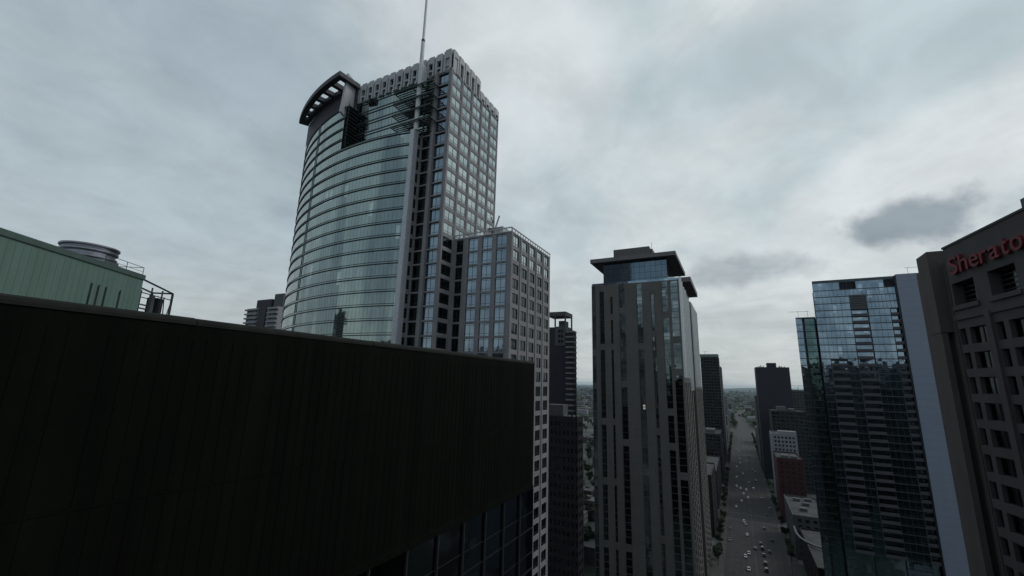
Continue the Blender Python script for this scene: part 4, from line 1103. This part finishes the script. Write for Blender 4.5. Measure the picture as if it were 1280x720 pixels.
def car_meshes(L=4.5, Wd=1.8, H=1.45, van=False):
    def sec(w, zb, zt): return [(-w, zb), (w, zb), (w*1.0, zt*.8+zb*.2), (w*.93, zt), (-w*.93, zt), (-w, zt*.8+zb*.2)]
    out = {}
    w = Wd/2
    def body(mt):
        b = MB(mt); bh = .95 if not van else 1.0
        loft(b, [(-L/2, sec(w*.86, .35, .78)), (-L/2+.18, sec(w*.97, .25, bh-.05)), (-L*.25, sec(w, .22, bh)), (L*.2, sec(w, .22, bh)), (L/2-.3, sec(w*.95, .24, .8)), (L/2, sec(w*.82, .35, .64))])
        r0, r1 = (-L*.30, L*.06) if not van else (-L*.44, L*.16)
        loft(b, [(r0, sec(w*.72, H-.1, H-.04)), ((r0+r1)/2, sec(w*.76, H-.08, H)), (r1, sec(w*.72, H-.1, H-.05))])
        return b.mesh('body')
    g = MB('glass_hotel'); bh = .93
    a0, a1, a2, a3 = (-L*.42, -L*.30, L*.06, L*.24) if not van else (-L*.485, -L*.44, L*.16, L*.30)
    loft(g, [(a0, sec(w*.86, bh-.05, bh+.02)), (a1, sec(w*.8, bh-.05, H-.08)), (a2, sec(w*.8, bh-.05, H-.08)), (a3, sec(w*.86, bh-.05, bh+.02))])
    gl = g.mesh('windows')
    wh = MB('tyre', 'rim')
    for i, (rad, x0, x1, mi) in enumerate(((.33, -.11, .11, 0), (.2, .105, .12, 1))):
        n = 14; k0 = len(wh.v)
        for x in (x0, x1):
            for k in range(n): q = 2*math.pi*k/n; wh.v.append((x, rad*math.cos(q), rad*math.sin(q)))
        for k in range(n): wh.f.append((k0+k, k0+(k+1) % n, k0+n+(k+1) % n, k0+n+k)); wh.mi.append(mi)
        wh.f.append(tuple(k0+k for k in range(n))); wh.mi.append(mi); wh.f.append(tuple(k0+n+k for k in range(n))); wh.mi.append(mi)
    hd = MB('headlamp'); hd.box(-.18, .18, -.05, .05, -.07, .07)
    tl = MB('tail_lamp'); tl.box(-.16, .16, -.04, .04, -.08, .08)
    return {c: body('paint_'+c) for c, _ in CC}, gl, wh.mesh('wheel'), hd.mesh('headlight'), tl.mesh('tail_light'), L, Wd
CARM = [car_meshes(), car_meshes(4.8, 1.95, 1.85, True)]
def car(x, y, col, kind, label, head):
    bd, gl, wh, hd, tl, L, Wd = CARM[kind]
    r = thing('parked_car' if abs(x-2) > 13.5 else 'car', (x, y, .01), label, 'car', 'cars on the boulevard')
    def add(n, me, loc=(0, 0, 0), rz=0):
        o = bpy.data.objects.new(n, me); COL.objects.link(o); o.parent = r; o.location = loc; o.rotation_euler = (0, 0, rz)
    add('body', bd[col]); add('windows', gl)
    for sx in (-1, 1):
        for yy in (-L*.31, L*.30): add('wheel', wh, (sx*(Wd/2-.1), yy, .33), 0 if sx > 0 else math.pi)
        add('headlight', hd, (sx*Wd*.33, L/2-.05, .6)); add('tail_light', tl, (sx*Wd*.36, -L/2+.03, .7))
    r.rotation_euler = (0, 0, head)
pos = [(-2.8, 401.6, 's'), (-1.8, 393.3, 'g'), (-1.2, 367.4, 's'), (10.2, 390.3, 'k'), (13.4, 363.8, 'k'), (6.4, 352.7, 'k'), (6.9, 343.2, 'K'), (2.9, 341.0, 'g'), (10.6, 339.3, 'k'), (-1.0, 329.2, 's'),
       (7.2, 331.3, 'k'), (-2.9, 322.3, 's'), (7.3, 316.2, 'K'), (7.2, 305.9, 'K'), (-1.6, 301.9, 's'), (-7.7, 530.4, 'W'), (-4.1, 524.7, 'w'), (.8, 520.1, 'w'), (7.4, 528.4, 'W'), (-1.9, 499.6, 's'),
       (1.6, 484.5, 'w'), (-3.8, 467.9, 'w'), (-3.9, 690.1, 'W'), (-7.7, 660.2, 'w'), (-1.0, 611.2, 'w'), (-4.4, 816.1, 'W'), (12.6, 631.8, 'k'), (17.2, 452.3, 'W'), (10.0, 647.7, 'g'), (-5.2, 943.5, 'w'),
       (7.9, 867.8, 'w'), (-7.9, 585, 's'), (4.3, 560, 'g'), (11, 575, 'k'), (-4.2, 735, 'w'), (4.5, 720, 's'), (8, 770, 'g'), (-8, 850, 'w'), (11, 905, 's'), (-4.4, 1010, 'w'), (8, 985, 'w'), (-8, 445, 's'), (13, 490, 'r'), (14, 430, 'b'), (-11.8, 350, 'g'), (-11.8, 378, 'k')]
words = {'s': 'silver', 'g': 'grey', 'k': 'black', 'w': 'white', 'r': 'red', 'b': 'blue'}
names = ['nearest', 'second', 'third', 'fourth', 'fifth', 'sixth', 'seventh', 'eighth', 'ninth', 'tenth', 'eleventh', 'twelfth', 'thirteenth', 'fourteenth', 'fifteenth', 'sixteenth']
order = {}
for x, y, c in sorted(pos, key=lambda p: p[1]):
    cw = words[c.lower()]; kd = 1 if c.isupper() else 0
    key = (cw, kd); i = order.get(key, 0); order[key] = i+1
    lb = '%s %s %s on the boulevard, counted from the bottom of the photo' % (names[i], cw, 'van' if kd else 'car')
    car(x, y, cw, kd, lb, (0 if x > 2.3 else math.pi)+rnd.uniform(-.03, .03))

# ------------------------------------------------------------------ street lamps
def lamp_meshes():
    a = MB('mullion_grey'); a.bar((0, 0, 0), (0, 0, 9), .09, sides=6); a.bar((0, 0, 8.8), (1.8, 0, 9.4), .05, sides=5)
    b = MB('mullion_grey'); b.box(1.6, 2.4, -.15, .15, 9.32, 9.5); return a.mesh('pole'), b.mesh('lamp_head')
LM = lamp_meshes()
for sx, xx, nm in ((1, -14.8, 'left'), (-1, 19.8, 'right')):
    for k in range(14):
        y = 308+k*34
        r = thing('street_lamp', (xx, y, .14), '%s grey street lamp on the %s kerb, beside %s' % (ORD[k], nm, beside(y, nm)), 'street lamp', 'street lamps on the %s kerb' % nm)
        for n_, me in zip(('pole', 'lamp_head'), LM):
            o = bpy.data.objects.new(n_, me); COL.objects.link(o); o.parent = r
        if sx < 0: r.rotation_euler = (0, 0, math.pi)

# ------------------------------------------------------------------ haze
hz = bpy.data.materials.new('haze'); hz.use_nodes = True; t = hz.node_tree; t.nodes.clear()
o_ = N(t, 'ShaderNodeOutputMaterial'); v_ = N(t, 'ShaderNodeVolumePrincipled')
v_.inputs['Color'].default_value = (.62, .80, .92, 1); v_.inputs['Density'].default_value = 2.6e-5; v_.inputs['Anisotropy'].default_value = .2
t.links.new(v_.outputs[0], o_.inputs['Volume'])
b = MB(hz); b.box(-R_-50, R_+50, -3050, 2*R_*.95+50, -1.5, 240)
ho = b.obj('haze'); ho['kind'] = 'stuff'
